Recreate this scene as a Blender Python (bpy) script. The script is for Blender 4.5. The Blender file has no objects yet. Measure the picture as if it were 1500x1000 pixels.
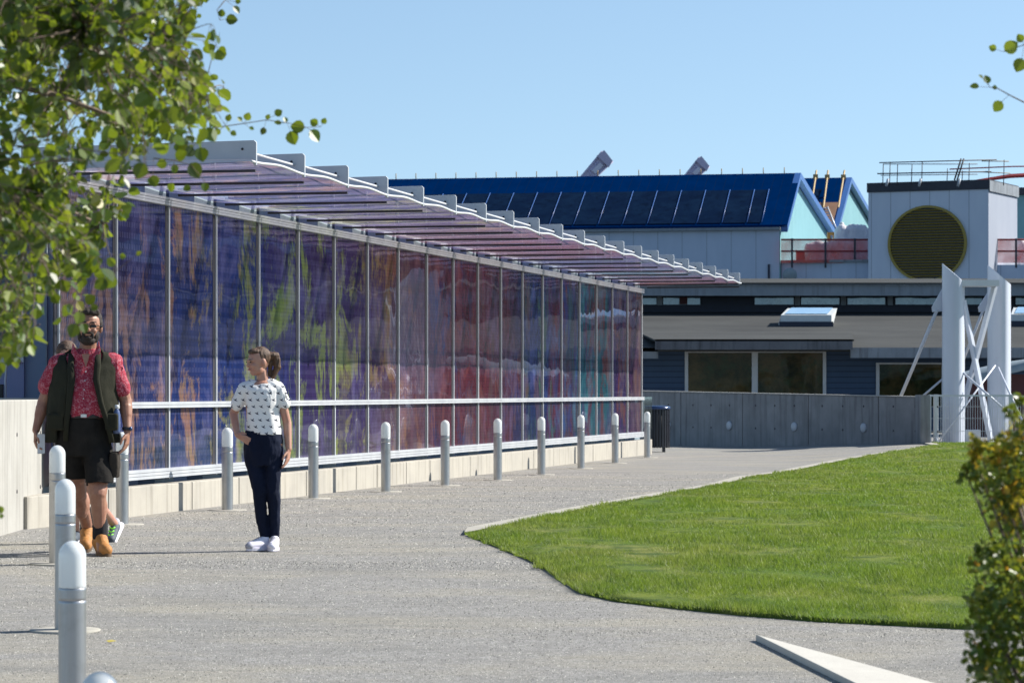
import bpy, math, random
import numpy as np
from mathutils import Vector, Matrix, noise
random.seed(7)
C = bpy.context.scene.collection
PI = math.pi
F = 4375.0            # focal length in pixels of a 1500 px wide frame
EYE = 1.23
HOR = 573.0
SUN = Vector((0.95, 0.31, 0)).normalized()
ELEV = math.radians(38)

# ------------------------------------------------------------------ ground shape
GP = [(-50, -.9), (0, -.85), (8.6, -.446), (12.7, -.26), (16.9, -.12), (21.6, -.015), (25, 0), (3000, 0)]
def sm(t):
    t = max(0., min(1., t)); return t*t*(3-2*t)
def g(x, y):
    z = 0
    for (a, za), (b, zb) in zip(GP, GP[1:]):
        if a <= y <= b:
            t = (y-a)/(b-a); z = za+(zb-za)*t; break
    z += .17*sm((x-4.5)/4.0)*sm((y-36)/22.0)
    return z
def at(px, py, Y):
    return Vector(((px-750)*Y/F, Y, EYE-(py-HOR)*Y/F))
def gp(px, py):
    """where the sight line through a photo pixel meets the ground"""
    Y = 13.5
    while Y < 90:
        X = (px-750)*Y/F
        if HOR+(EYE-g(X, Y))*F/Y <= py:
            return Vector((X, Y, g(X, Y)))
        Y += .02
    return Vector((X, Y, g(X, Y)))

# ------------------------------------------------------------------ mesh helpers
class MB:
    def __init__(s): s.v = []; s.f = []; s.sm = []
    def add(s, vs, fs, smooth=False, M=None):
        o = len(s.v)
        s.v += [tuple(M @ Vector(v)) if M else tuple(v) for v in vs]
        s.f += [tuple(i+o for i in f) for f in fs]; s.sm += [smooth]*len(fs); return s
    def box(s, c, size, rz=0, M=None):
        x, y, z = [d/2 for d in size]
        R = Matrix.Translation(c) @ Matrix.Rotation(rz, 4, 'Z')
        if M: R = M @ R
        vs = [(i*x, j*y, k*z) for i in (-1, 1) for j in (-1, 1) for k in (-1, 1)]
        return s.add(vs, [(0,1,3,2),(4,6,7,5),(0,4,5,1),(2,3,7,6),(0,2,6,4),(1,5,7,3)], False, R)
    def span(s, a, b, M=None):
        return s.box([(a[i]+b[i])/2 for i in range(3)], [abs(b[i]-a[i]) for i in range(3)], 0, M)
    def prism(s, poly, d, smooth=False):
        """poly: 3D points of one face, d: vector of its thickness"""
        n = len(poly); d = Vector(d)
        a = [Vector(p) for p in poly]; b = [p+d for p in a]
        return s.add(a+b, [tuple(range(n))[::-1], tuple(range(n, 2*n))]+[(i, (i+1)%n, n+(i+1)%n, n+i) for i in range(n)], smooth)
    def tube(s, pts, rads, n=8, cap=True, smooth=True, flat=1.0):
        pts = [Vector(p) for p in pts]
        if not hasattr(rads, '__len__'): rads = [rads]*len(pts)
        vs, fs = [], []
        d = (pts[1]-pts[0]).normalized()
        up = Vector((0, 0, 1)) if abs(d.z) < .9 else Vector((0, 1, 0))
        u = d.cross(up).normalized()
        for i, p in enumerate(pts):
            if i == 0: t = pts[1]-pts[0]
            elif i == len(pts)-1: t = pts[-1]-pts[-2]
            else: t = (pts[i+1]-pts[i]).normalized()+(pts[i]-pts[i-1]).normalized()
            t.normalize(); u = (u-t*u.dot(t)).normalized(); w = t.cross(u)
            for k in range(n):
                a = 2*PI*k/n; vs.append(p+(u*math.cos(a)+w*math.sin(a)*flat)*rads[i])
        for i in range(len(pts)-1):
            for k in range(n):
                fs.append((i*n+k, i*n+(k+1)%n, (i+1)*n+(k+1)%n, (i+1)*n+k))
        if cap: fs += [tuple(range(n))[::-1], tuple(range((len(pts)-1)*n, len(pts)*n))]
        return s.add(vs, fs, smooth)
    def lathe(s, prof, n=24, M=None, smooth=True):
        vs, fs = [], []
        for r, z in prof:
            for k in range(n): a = 2*PI*k/n; vs.append((r*math.cos(a), r*math.sin(a), z))
        for i in range(len(prof)-1):
            for k in range(n): fs.append((i*n+k, i*n+(k+1)%n, (i+1)*n+(k+1)%n, (i+1)*n+k))
        fs += [tuple(range(n))[::-1], tuple(range((len(prof)-1)*n, len(prof)*n))]
        return s.add(vs, fs, smooth, M)
    def ell(s, c, r, M=None, n=14):
        """closed ellipsoid"""
        vs = [(0, 0, -1)]; fs = []
        m = n//2
        for i in range(1, m):
            a = -PI/2+PI*i/m
            for k in range(n): b = 2*PI*k/n; vs.append((math.cos(a)*math.cos(b), math.cos(a)*math.sin(b), math.sin(a)))
        vs.append((0, 0, 1))
        for k in range(n): fs.append((0, 1+(k+1)%n, 1+k))
        for i in range(m-2):
            for k in range(n): fs.append((1+i*n+k, 1+i*n+(k+1)%n, 1+(i+1)*n+(k+1)%n, 1+(i+1)*n+k))
        t = len(vs)-1
        for k in range(n): fs.append((t, 1+(m-2)*n+k, 1+(m-2)*n+(k+1)%n))
        vs = [(c[0]+v[0]*r[0], c[1]+v[1]*r[1], c[2]+v[2]*r[2]) for v in vs]
        return s.add(vs, fs, True, M)
    def cap(s, p0, p1, r0, r1=None, n=12, M=None):
        """tapered limb with round ends"""
        r1 = r0 if r1 is None else r1
        p0 = Vector(p0); p1 = Vector(p1); d = (p1-p0).normalized()
        pts, rs = [], []
        for a in (80, 55, 30, 0):
            pts.append(p0-d*r0*math.sin(math.radians(a))); rs.append(r0*math.cos(math.radians(a)))
        for a in (0, 30, 55, 80):
            pts.append(p1+d*r1*math.sin(math.radians(a))); rs.append(r1*math.cos(math.radians(a)))
        if M: pts = [M @ p for p in pts]
        return s.tube(pts, rs, n)
    def loft(s, rings, n=24, M=None, pw=2.0):
        """rings: (x, y, z, rx, ry) level ellipses joined into a closed skin"""
        vs, fs = [], []
        for x, y, z, rx, ry in rings:
            for k in range(n):
                a = 2*PI*k/n; ca, sa = math.cos(a), math.sin(a)
                vs.append((x+rx*math.copysign(abs(ca)**(2/pw), ca), y+ry*math.copysign(abs(sa)**(2/pw), sa), z))
        m = len(rings)
        for i in range(m-1):
            for k in range(n): fs.append((i*n+k, i*n+(k+1)%n, (i+1)*n+(k+1)%n, (i+1)*n+k))
        fs += [tuple(range(n))[::-1], tuple(range((m-1)*n, m*n))]
        return s.add(vs, fs, True, M)
    def mesh(s, name, m):
        me = bpy.data.meshes.new(name)
        me.from_pydata(s.v, [], s.f)
        me.polygons.foreach_set('use_smooth', s.sm)
        if m: me.materials.append(m)
        me.update(); return me
    def build(s, name, m, parent=None, bevel=0):
        o = bpy.data.objects.new(name, s.mesh(name, m)); C.objects.link(o)
        if parent: o.parent = parent
        if bevel:
            b = o.modifiers.new('bevel', 'BEVEL'); b.width = bevel; b.segments = 2; b.limit_method = 'ANGLE'
        return o
    def skin(s, name, m, parent=None, voxel=.006, it=3, fold=0, fscale=12, seed=0):
        """fuse overlapping volumes into one continuous surface"""
        o = bpy.data.objects.new(name+'_raw', s.mesh(name+'_raw', m)); C.objects.link(o)
        r = o.modifiers.new('r', 'REMESH'); r.mode = 'VOXEL'; r.voxel_size = voxel; r.use_smooth_shade = True
        k = o.modifiers.new('s', 'SMOOTH'); k.factor = .5; k.iterations = it
        dg = bpy.context.evaluated_depsgraph_get(); dg.update()
        me = bpy.data.meshes.new_from_object(o.evaluated_get(dg))
        bpy.data.objects.remove(o)
        me.name = name
        if fold:
            n = len(me.vertices)
            me.update()
            for v in me.vertices:
                c = v.co
                q = noise.noise(Vector((c.x*fscale+seed, c.y*fscale, c.z*fscale*.45+c.x*3)))
                q2 = noise.noise(Vector((c.x*fscale*2.1+seed, c.y*fscale*2.1, c.z*fscale*1.6-c.x*9)))
                v.co = c+v.normal*fold*(q+.5*q2)
        me.polygons.foreach_set('use_smooth', [True]*len(me.polygons))
        me.materials.clear(); me.materials.append(m)
        me.update()
        q = bpy.data.objects.new(name, me); C.objects.link(q)
        if parent: q.parent = parent
        return q

def tag(o, label=None, cat=None, group=None, kind=None):
    if label: o['label'] = label
    if cat: o['category'] = cat
    if group: o['group'] = group
    if kind: o['kind'] = kind
    return o
def thing(name, label, cat, loc=(0, 0, 0), rz=0, group=None):
    o = bpy.data.objects.new(name, None); C.objects.link(o)
    o.location = loc; o.rotation_euler = (0, 0, rz); o.empty_display_size = .1
    return tag(o, label, cat, group)
def clone(o, parent=None):
    c = o.copy(); C.objects.link(c); c.parent = parent
    for ch in list(o.children): clone(ch, c)
    return c

# ------------------------------------------------------------------ materials
class NT:
    def __init__(s, name):
        s.m = bpy.data.materials.new(name); s.m.use_nodes = True
        s.t = s.m.node_tree; s.t.nodes.clear()
        s.out = s.t.nodes.new('ShaderNodeOutputMaterial')
    def n(s, typ, **kw):
        nd = s.t.nodes.new('ShaderNode'+typ)
        for k, v in kw.items():
            if k.startswith('i_'):
                key = k[2:].replace('_', ' ')
                s.put(nd.inputs[int(key) if key.isdigit() else key], v)
            else: setattr(nd, k, v)
        return nd
    def put(s, sock, v):
        if isinstance(v, bpy.types.NodeSocket): s.t.links.new(v, sock)
        elif isinstance(v, tuple) and len(v) == 3 and sock.type == 'RGBA': sock.default_value = (*v, 1)
        else: sock.default_value = v
    def math(s, op, a, b=0., c=0.):
        nd = s.n('Math', operation=op); s.put(nd.inputs[0], a); s.put(nd.inputs[1], b)
        if op in ('MULTIPLY_ADD',): s.put(nd.inputs[2], c)
        return nd.outputs[0]
    def vec(s, scale=(1, 1, 1), loc=(0, 0, 0), src='Object'):
        tc = s.n('TexCoord'); mp = s.n('Mapping'); s.t.links.new(tc.outputs[src], mp.inputs[0])
        mp.inputs['Scale'].default_value = scale; mp.inputs['Location'].default_value = loc
        return mp.outputs[0]
    def noise(s, vec, scale=5, detail=4, rough=.5, dist=0):
        nd = s.n('TexNoise'); s.put(nd.inputs['Vector'], vec)
        nd.inputs['Scale'].default_value = scale; nd.inputs['Detail'].default_value = detail
        nd.inputs['Roughness'].default_value = rough; nd.inputs['Distortion'].default_value = dist
        return nd.outputs[0]
    def ramp(s, fac, stops, interp='LINEAR'):
        nd = s.n('ValToRGB'); nd.color_ramp.interpolation = interp
        e = nd.color_ramp.elements
        while len(e) > 1: e.remove(e[-1])
        for i, (p, c) in enumerate(stops):
            if not hasattr(c, '__len__'): c = (c, c, c)
            el = e[0] if i == 0 else e.new(p)
            el.position = p; el.color = (*c, 1)
        s.put(nd.inputs[0], fac); return nd.outputs[0]
    def mix(s, f, a, b, mode='MIX'):
        nd = s.n('Mix', data_type='RGBA', blend_type=mode)
        s.put(nd.inputs[0], f); s.put(nd.inputs[6], a); s.put(nd.inputs[7], b); return nd.outputs[2]
    def bump(s, h, strength=.3, dist=.01):
        nd = s.n('Bump'); s.put(nd.inputs['Height'], h); nd.inputs['Strength'].default_value = strength
        nd.inputs['Distance'].default_value = dist; return nd.outputs[0]
    def bsdf(s, col, rough=.6, metal=0, spec=.5, normal=None, **kw):
        b = s.n('BsdfPrincipled'); s.put(b.inputs['Base Color'], col); s.put(b.inputs['Roughness'], rough)
        b.inputs['Metallic'].default_value = metal; b.inputs['Specular IOR Level'].default_value = spec
        if normal: s.put(b.inputs['Normal'], normal)
        for k, v in kw.items(): s.put(b.inputs[k.replace('_', ' ')], v)
        return b.outputs[0]
    def mixs(s, f, a, b):
        nd = s.n('MixShader'); s.put(nd.inputs[0], f); s.t.links.new(a, nd.inputs[1]); s.t.links.new(b, nd.inputs[2]); return nd.outputs[0]
    def done(s, sh): s.t.links.new(sh, s.out.inputs[0]); return s.m

def plain(name, c1, c2=None, rough=.6, metal=0, scale=6, stretch=(1, 1, 1), bump=0, bscale=60, spec=.5, lo=.35, hi=.65, bd=.01):
    t = NT(name); c2 = c2 or tuple(min(1, k*.82) for k in c1)
    v = t.vec(stretch)
    n1 = t.noise(v, scale, 6, .6)
    col = t.mix(t.ramp(n1, [(lo, 0.), (hi, 1.)]), c1, c2)
    nm = t.bump(t.noise(v, bscale, 5, .6), bump, bd) if bump else None
    return t.done(t.bsdf(col, rough, metal, spec, nm))

def concrete(name, c1, c2, dark, streak=1.0):
    """board of cast concrete: blotches, vertical run-off stains, pores"""
    t = NT(name); v = t.vec()
    a = t.noise(v, 1.6, 8, .65)
    col = t.mix(t.ramp(a, [(.35, 0.), (.65, 1.)]), c1, c2)
    vs = t.vec((5, 5, .35)); b = t.noise(vs, 1.7, 5, .6)
    col = t.mix(t.math('MULTIPLY', t.ramp(b, [(.5, 0.), (.72, 1.)]), .55*streak), col, dark)
    p = t.noise(v, 70, 3, .7)
    col = t.mix(t.math('MULTIPLY', t.ramp(p, [(.58, 0.), (.7, 1.)]), .25), col, dark)
    return t.done(t.bsdf(col, .9, 0, .2, t.bump(t.noise(v, 45, 6, .7), .35, .006)))

M = {}
M['white_metal'] = plain('white_painted_metal', (.6, .62, .64), (.54, .56, .59), .4, 0, 3, bump=.03)
M['alu'] = plain('pale_aluminium', (.55, .57, .59), (.46, .48, .51), .45, .3, 4, (1, 1, .3), .05)
M['fin'] = plain('fin_paint', (.45, .48, .52), (.4, .43, .47), .5, 0, 2)
M['dark_steel'] = plain('dark_steel', (.035, .03, .04), (.02, .02, .025), .6)
M['navy_gap_shade_and_wall'] = plain('navy_gap_shade_and_wall', (.02, .05, .13), (.02, .04, .1), .5)  # painted shade of the header gaps, also the far hall's wall colour
M['header_grey'] = plain('header_grey', (.25, .3, .33), (.2, .25, .28), .6)
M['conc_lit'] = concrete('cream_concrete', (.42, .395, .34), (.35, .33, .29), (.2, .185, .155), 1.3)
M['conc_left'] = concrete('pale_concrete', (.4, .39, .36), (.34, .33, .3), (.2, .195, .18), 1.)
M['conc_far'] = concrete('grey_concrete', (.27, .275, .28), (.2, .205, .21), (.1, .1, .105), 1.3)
M['kerb'] = concrete('kerb_concrete', (.42, .4, .35), (.36, .345, .3), (.25, .235, .2), .5)
M['cap'] = plain('wall_cap', (.42, .4, .37), (.34, .33, .3), .8, 0, 8)
M['bin'] = plain('bin_steel', (.012, .014, .02), (.02, .022, .03), .35, 0, 5)
M['bin_lid'] = plain('bin_lid', (.03, .06, .15), (.02, .04, .1), .25, .3)

def bollard_mat():
    t = NT('brushed_bollard_metal'); v = t.vec((80, 80, 1.5))
    a = t.noise(v, 3, 4, .6)
    w = t.noise(t.vec(), 7, 5, .6)
    col = t.mix(a, (.46, .465, .47), (.36, .365, .37))
    col = t.mix(t.math('MULTIPLY', t.ramp(w, [(.5, 0.), (.75, 1.)]), .4), col, (.2, .195, .17))
    return t.done(t.bsdf(col, .36, .85, .5, t.bump(a, .15, .002)))
M['bollard'] = bollard_mat()
def frosted():
    t = NT('frosted_acrylic')
    a = t.noise(t.vec((1, 1, .6)), 9, 4, .5)
    col = t.mix(a, (.85, .87, .86), (.72, .75, .76))
    p = t.bsdf(col, .22, 0, .5, None, Coat_Weight=.6, Coat_Roughness=.1)
    tr = t.n('BsdfTranslucent', i_Color=(.8, .85, .86)).outputs[0]
    return t.done(t.mixs(.3, p, tr))
M['frost'] = frosted()

def gravel():
    t = NT('crushed_gravel'); v = t.vec()
    fine = t.n('TexVoronoi', feature='F1'); t.put(fine.inputs['Vector'], v); fine.inputs['Scale'].default_value = 55
    stone = t.ramp(t.noise(t.vec((1, .6, 1)), 46, 6, .85), [(.3, .04), (.42, .15), (.52, .28), (.62, .4), (.75, .6)])
    col = t.mix(.7, (.36, .35, .325), t.mix(1., stone, (1.08, 1.06, 1.02), 'MULTIPLY'), 'MIX')
    n1 = t.noise(v, 9, 7, .8)
    col = t.mix(t.ramp(n1, [(.42, 0.), (.62, .75)]), col, (.22, .215, .205))
    big = t.noise(t.vec((.5, 1, 1)), .9, 6, .65)
    col = t.mix(t.math('MULTIPLY', t.ramp(big, [(.46, 0.), (.62, 1.)]), .35), col, (.4, .36, .26))
    big2 = t.noise(t.vec((.3, 1.3, 1), (7, 3, 0)), 1.3, 8, .8)
    col = t.mix(t.math('MULTIPLY', t.ramp(big2, [(.48, 0.), (.6, 1.)]), .6), col, (.2, .2, .19))
    h = t.math('ADD', t.noise(v, 60, 4, .8), t.math('MULTIPLY', n1, .9))
    tc = t.n('TexCoord'); sp = t.n('SeparateXYZ'); t.t.links.new(tc.outputs['Object'], sp.inputs[0])
    far = t.math('MAXIMUM', t.math('GREATER_THAN', sp.outputs[1], 76.0), t.math('GREATER_THAN', t.math('ABSOLUTE', sp.outputs[0]), 24.0))
    col = t.mix(far, col, (.05, .055, .05))
    return t.done(t.bsdf(col, .97, 0, .1, t.bump(h, .6, .02)))
M['gravel'] = gravel()

def turf(name, blade):
    t = NT(name); v = t.vec()
    a = t.noise(t.vec((.7, .35, .5)), 1.3, 5, .6)
    b = t.noise(t.vec((1, .6, 1), (3, 1, 0)), 4.5, 4, .6)
    dry = t.noise(t.vec((.5, .28, .5), (11, 4, 0)), 1.0, 7, .7)
    g1 = t.mix(t.ramp(a, [(.38, 0.), (.62, 1.)]), (.075, .185, .01), (.2, .26, .03))
    g1 = t.mix(t.math('MULTIPLY', t.ramp(dry, [(.48, 0.), (.62, 1.)]), .65), g1, (.27, .27, .09))
    col = t.mix(t.ramp(b, [(.42, 0.), (.66, 1.)]), g1, (.03, .1, .012))
    if blade:
        r = t.n('NewGeometry').outputs['Random Per Island']
        col = t.mix(t.ramp(r, [(0., 0.), (.6, .12), (.85, .4), (1., .9)]), col, (.36, .38, .14))
        p = t.bsdf(col, .5, 0, .3)
        tr = t.n('BsdfTranslucent'); t.put(tr.inputs[0], t.mix(.5, col, (.3, .42, .03)))
        return t.done(t.mixs(.42, p, tr.outputs[0]))
    return t.done(t.bsdf(t.mix(.35, col, (.12, .1, .05)), .9, 0, .1, t.bump(t.noise(v, 60, 4, .7), .7, .02)))
M['turf'] = turf('turf_soil', False); M['blade'] = turf('grass_blades', True)

def leafmat(name, stops, trans, k=.4):
    t = NT(name)
    r = t.n('NewGeometry').outputs['Random Per Island']
    col = t.ramp(r, stops)
    p = t.bsdf(col, .38, 0, .5)
    tr = t.n('BsdfTranslucent'); t.put(tr.inputs[0], t.mix(.55, col, trans))
    return t.done(t.mixs(k, p, tr.outputs[0]))
M['leaf'] = leafmat('round_leaves', [(0., (.012, .032, .008)), (.35, (.03, .07, .01)), (.75, (.07, .13, .014)), (.95, (.2, .25, .03)), (1., (.3, .26, .05))], (.4, .5, .015), .36)
M['leaf_bush'] = leafmat('bush_leaves', [(0., (.025, .06, .012)), (.6, (.06, .12, .015)), (.92, (.16, .21, .02)), (1., (.3, .25, .03))], (.4, .45, .03), .35)
M['leaf_gold'] = leafmat('turning_leaves', [(0., (.06, .1, .015)), (.4, (.16, .19, .02)), (.7, (.35, .33, .03)), (.9, (.45, .32, .03)), (1., (.5, .15, .02))], (.6, .45, .03), .45)
M['bark'] = plain('pale_bark', (.3, .27, .23), (.12, .1, .085), .9, 0, 12, (1, 1, .4), .4)
M['twig'] = plain('brown_twig', (.12, .08, .06), (.2, .15, .11), .8)

# coloured glass of the footbridge: abstract tongues of colour under rows of small ticks
def art_glass(name, canopy=False):
    t = NT(name)
    tc = t.n('TexCoord'); sp = t.n('SeparateXYZ'); t.t.links.new(tc.outputs['Object'], sp.inputs[0])
    u, y, z = sp.outputs
    v1 = t.vec((1.0, .45, .4)); v2 = t.vec((1.3, .8, .85), (4, 0, 2)); v3 = t.vec((1.9, 1.2, 1.0), (9, 3, 5)); v4 = t.vec((5, 3, .9), (1, 8, 2))
    a = t.noise(v1, 1.0, 3, .55, .6); b = t.noise(v2, 1.0, 9, .74, .5); c = t.noise(v3, 1.0, 9, .74, .7); d = t.noise(v4, 1.4, 5, .7, .2)
    st = t.noise(t.vec((9, 3, .9), (2, 2, 2)), 1.0, 4, .6)
    b = t.math('ADD', b, t.math('MULTIPLY', t.math('SUBTRACT', st, .5), .16)); c = t.math('ADD', c, t.math('MULTIPLY', t.math('SUBTRACT', st, .5), -.14))
    un = t.math('DIVIDE', u, 31.2)
    k = t.math('ADD', un, t.math('MULTIPLY', t.math('SUBTRACT', a, .5), .16))
    base = t.ramp(k, [(0, (.09, .11, .17)), (.06, (.03, .04, .13)), (.16, (.02, .045, .17)), (.26, (.045, .03, .12)), (.34, (.055, .03, .11)), (.40, (.10, .055, .08)),
                      (.48, (.11, .03, .045)), (.56, (.12, .025, .04)), (.62, (.10, .035, .05)), (.66, (.018, .035, .11)), (.71, (.015, .032, .12)), (.75, (.13, .025, .04)),
                      (.80, (.025, .11, .14)), (.87, (.03, .12, .14)), (.90, (.05, .03, .12)), (1, (.10, .05, .08))])
    k2 = t.math('ADD', un, t.math('MULTIPLY', t.math('SUBTRACT', c, .5), .3))
    second = t.ramp(k2, [(0, (.3, .2, .16)), (.1, (.34, .2, .13)), (.2, (.22, .29, .07)), (.3, (.24, .29, .09)), (.4, (.25, .12, .07)), (.48, (.02, .03, .13)), (.56, (.14, .08, .07)),
                         (.64, (.015, .02, .10)), (.70, (.08, .16, .1)), (.76, (.02, .05, .2)), (.84, (.16, .03, .03)), (1, (.18, .10, .07))])
    third = t.ramp(k2, [(0, (.012, .015, .07)), (.25, (.015, .012, .06)), (.42, (.16, .13, .12)), (.55, (.2, .05, .05)), (.68, (.17, .1, .08)), (.8, (.03, .05, .16)), (1, (.17, .13, .12))])
    col = t.mix(t.math('MULTIPLY', t.ramp(b, [(.5, 0.), (.56, 1.)]), .85), base, second)
    col = t.mix(t.math('MULTIPLY', t.ramp(c, [(.53, 0.), (.6, 1.)]), .8), col, third)
    pale = t.ramp(un, [(0, (.22, .22, .34)), (.35, (.2, .18, .32)), (.5, (.26, .14, .16)), (.7, (.12, .18, .4)), (.82, (.12, .32, .34)), (1, (.26, .18, .2))])
    pn = t.noise(t.vec((.9, 1, .7), (3, 7, 1)), 1.3, 7, .7, .4)
    col = t.mix(t.math('MULTIPLY', t.ramp(pn, [(.5, 0.), (.63, 1.)]), .45), col, pale)  # pale patches paint in the brightness seen through the glass
    col = t.mix(.75, col, t.mix(d, (.0, .0, .0), (1, 1, 1)), 'SOFT_LIGHT')
    lines = t.math('GREATER_THAN', t.math('FRACT', t.math('DIVIDE', z, .045)), .55)
    col = t.mix(t.math('MULTIPLY', lines, .12), col, (.02, .02, .05))
    tick = t.math('MULTIPLY', t.math('LESS_THAN', t.math('FRACT', t.math('DIVIDE', u, .05)), .32),
                  t.math('LESS_THAN', t.math('FRACT', t.math('DIVIDE', z, .11)), .5))
    col = t.mix(t.math('MULTIPLY', tick, t.ramp(un, [(0., .24), (.3, .1), (.5, .03)])), col, (.42, .44, .6))
    wav = t.bump(t.noise(t.vec((.55, 1, .8)), 1.5, 2, .4), .25, .035 if not canopy else .02)
    if canopy:
        tint = t.mix(.55, col, (1, 1, 1), 'SCREEN')
        tr = t.n('BsdfTransparent'); t.put(tr.inputs[0], t.mix(.84, t.mix(1., t.mix(1., col, (3.2, 3.2, 3.2), 'MULTIPLY'), (0, 0, 0), 'ADD'), (.95, .9, .92)))
        df = t.bsdf(t.mix(.2, t.mix(1., col, (2.2, 1.8, 2.), 'MULTIPLY'), (.5, .42, .5)), .3, 0, .3)
        tl = t.n('BsdfTranslucent'); t.put(tl.inputs[0], t.mix(.25, t.mix(1., col, (3.6, 2.8, 3.), 'MULTIPLY'), (.6, .5, .58)))
        body = t.mixs(.75, df, tl.outputs[0])
        body = t.mixs(.62, body, tr.outputs[0])
        gl = t.n('BsdfGlossy', i_Color=(.9, .87, .95), i_Roughness=.02)
        return t.done(t.mixs(.42, body, gl.outputs[0]))
    df = t.bsdf(t.mix(1., col, (.92, .9, .92), 'MULTIPLY'), .25, 0, .2)
    gl = t.n('BsdfGlossy', i_Color=(.8, .82, .95), i_Roughness=.015); t.put(gl.inputs['Normal'], wav)
    fr = t.n('Fresnel', i_IOR=1.5); t.put(fr.inputs['Normal'], wav)
    tl = t.n('BsdfTranslucent'); t.put(tl.inputs[0], t.mix(1., col, (3.5, 3.35, 3.4), 'MULTIPLY'))
    return t.done(t.mixs(t.math('ADD', t.math('MULTIPLY', fr.outputs[0], .6), .04), t.mixs(.45, df, tl.outputs[0]), gl.outputs[0]))
M['art'] = art_glass('coloured_glass'); M['art_canopy'] = art_glass('coloured_canopy_glass', True)
def clear_glass():
    t = NT('clear_glass')
    tr = t.n('BsdfTransparent', i_Color=(.8, .88, .88)).outputs[0]; gl = t.n('BsdfGlossy', i_Roughness=.02).outputs[0]
    return t.done(t.mixs(.25, tr, gl))
M['clear'] = clear_glass()
def window_glass(name, c1, c2, c3, refl=.35):
    """dark window: mottled patches in the colour, mixed with a glossy layer"""
    t = NT(name); v = t.vec()
    n1 = t.noise(v, .55, 6, .7, .3); n2 = t.noise(t.vec((1, 1, 1), (5, 5, 5)), 2.4, 7, .75)
    col = t.mix(t.ramp(n1, [(.42, 0.), (.6, 1.)]), c1, c2)
    col = t.mix(t.ramp(n2, [(.5, 0.), (.68, 1.)]), col, c3)
    wav = t.bump(t.noise(v, 1.2, 2), .15, .05)
    gl = t.n('BsdfGlossy', i_Color=(.7, .8, .9), i_Roughness=.04); t.put(gl.inputs['Normal'], wav)
    return t.done(t.mixs(refl, t.bsdf(col, .6, 0, .0), gl.outputs[0]))
M['win'] = window_glass('painted_reflection_glass', (.02, .026, .012), (.13, .09, .035), (.05, .07, .03), .012)  # green and brown mottle is a foliage reflection painted into the colour
M['win_blue'] = window_glass('blue_window_glass', (.004, .012, .035), (.006, .018, .045), (.003, .008, .022), .01)
M['win_strip'] = window_glass('strip_window_glass', (.1, .18, .24), (.25, .36, .42), (.03, .05, .08), .15)

def siding(name, c1, c2, period, axis='z', dark=.35, wide=.1, rough=.6, spec=.3):
    """painted boards or ribs with a dark joint each period"""
    t = NT(name); tc = t.n('TexCoord'); sp = t.n('SeparateXYZ'); t.t.links.new(tc.outputs['Object'], sp.inputs[0])
    q = sp.outputs['xyz'.index(axis)]
    f = t.math('FRACT', t.math('DIVIDE', t.math('ADD', q, 500.0), period))
    line = t.ramp(f, [(0., 1.), (wide, 1.), (wide+.03, 0.), (1., 0.)])
    n = t.noise(t.vec((1, 1, .3)), 1.3, 6, .65)
    col = t.mix(t.ramp(n, [(.35, 0.), (.65, 1.)]), c1, c2)
    col = t.mix(t.math('MULTIPLY', line, dark), col, (.01, .015, .03))
    return t.done(t.bsdf(col, rough, 0, spec, t.bump(f, .4, .02)))
M['siding'] = siding('navy_siding', (.045, .085, .16), (.055, .1, .18), .15, 'z', .6, .14)
M['wwall'] = siding('white_wall_panels', (.44, .51, .63), (.4, .47, .59), 1.25, 'x', .3, .02)
M['tower'] = siding('tower_panels', (.56, .61, .7), (.52, .57, .67), 1.0, 'x', .45, .02)
M['teal'] = siding('teal_ribbed_cladding', (.19, .37, .4), (.16, .33, .36), .62, 'y', .3, .14)
M['blue_roof'] = siding('blue_metal_roof', (.0, .018, .085), (.0, .015, .07), .5, 'x', .3, .08, .9, 0.)
M['blue_trim'] = plain('blue_trim', (.03, .11, .32), (.028, .09, .28), .4)
M['navy_dark'] = plain('navy_eave', (.012, .02, .045), (.01, .016, .035), .6)
M['parapet_dark'] = plain('dark_parapet', (.03, .035, .05), (.022, .026, .04), .6)
def feltroof():
    t = NT('roofing_felt'); v = t.vec()
    n = t.noise(t.vec((.5, 1, 1)), .7, 7, .65); n2 = t.noise(v, 18, 4, .7)
    col = t.mix(t.ramp(n, [(.35, 0.), (.65, 1.)]), (.072, .075, .073), (.05, .052, .052))
    col = t.mix(t.math('MULTIPLY', t.ramp(n2, [(.5, 0.), (.7, 1.)]), .3), col, (.1, .1, .1))
    tc = t.n('TexCoord'); sp = t.n('SeparateXYZ'); t.t.links.new(tc.outputs['Object'], sp.inputs[0])
    q = t.math('ADD', sp.outputs[0], t.math('MULTIPLY', sp.outputs[1], .55))
    ln = t.math('LESS_THAN', t.math('FRACT', t.math('DIVIDE', q, 1.8)), .03)
    ln2 = t.math('LESS_THAN', t.math('FRACT', t.math('DIVIDE', sp.outputs[1], 3.1)), .035)
    col = t.mix(t.math('MULTIPLY', t.math('MAXIMUM', ln, ln2), .45), col, (.08, .08, .08))
    return t.done(t.bsdf(col, .95, 0, .1, t.bump(n2, .3, .01)))
M['felt'] = feltroof()
M['fascia'] = concrete('stained_fascia', (.25, .28, .31), (.2, .225, .25), (.07, .07, .08), 1.3)
M['fascia_dark'] = concrete('dark_stained_fascia', (.13, .14, .155), (.1, .105, .12), (.04, .04, .045), 1.3)
M['fascia_top'] = concrete('upper_fascia', (.25, .28, .31), (.2, .23, .26), (.12, .12, .13), .9)
M['skyl'] = plain('skylight_pane', (.32, .5, .66), (.25, .42, .6), .12, 0, 2)
M['skyl_frame'] = plain('skylight_frame', (.55, .58, .57), (.5, .52, .52), .5)
M['gold'] = siding('gold_louvre', (.2, .145, .02), (.17, .12, .018), .42, 'z', .6, .35)
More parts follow.
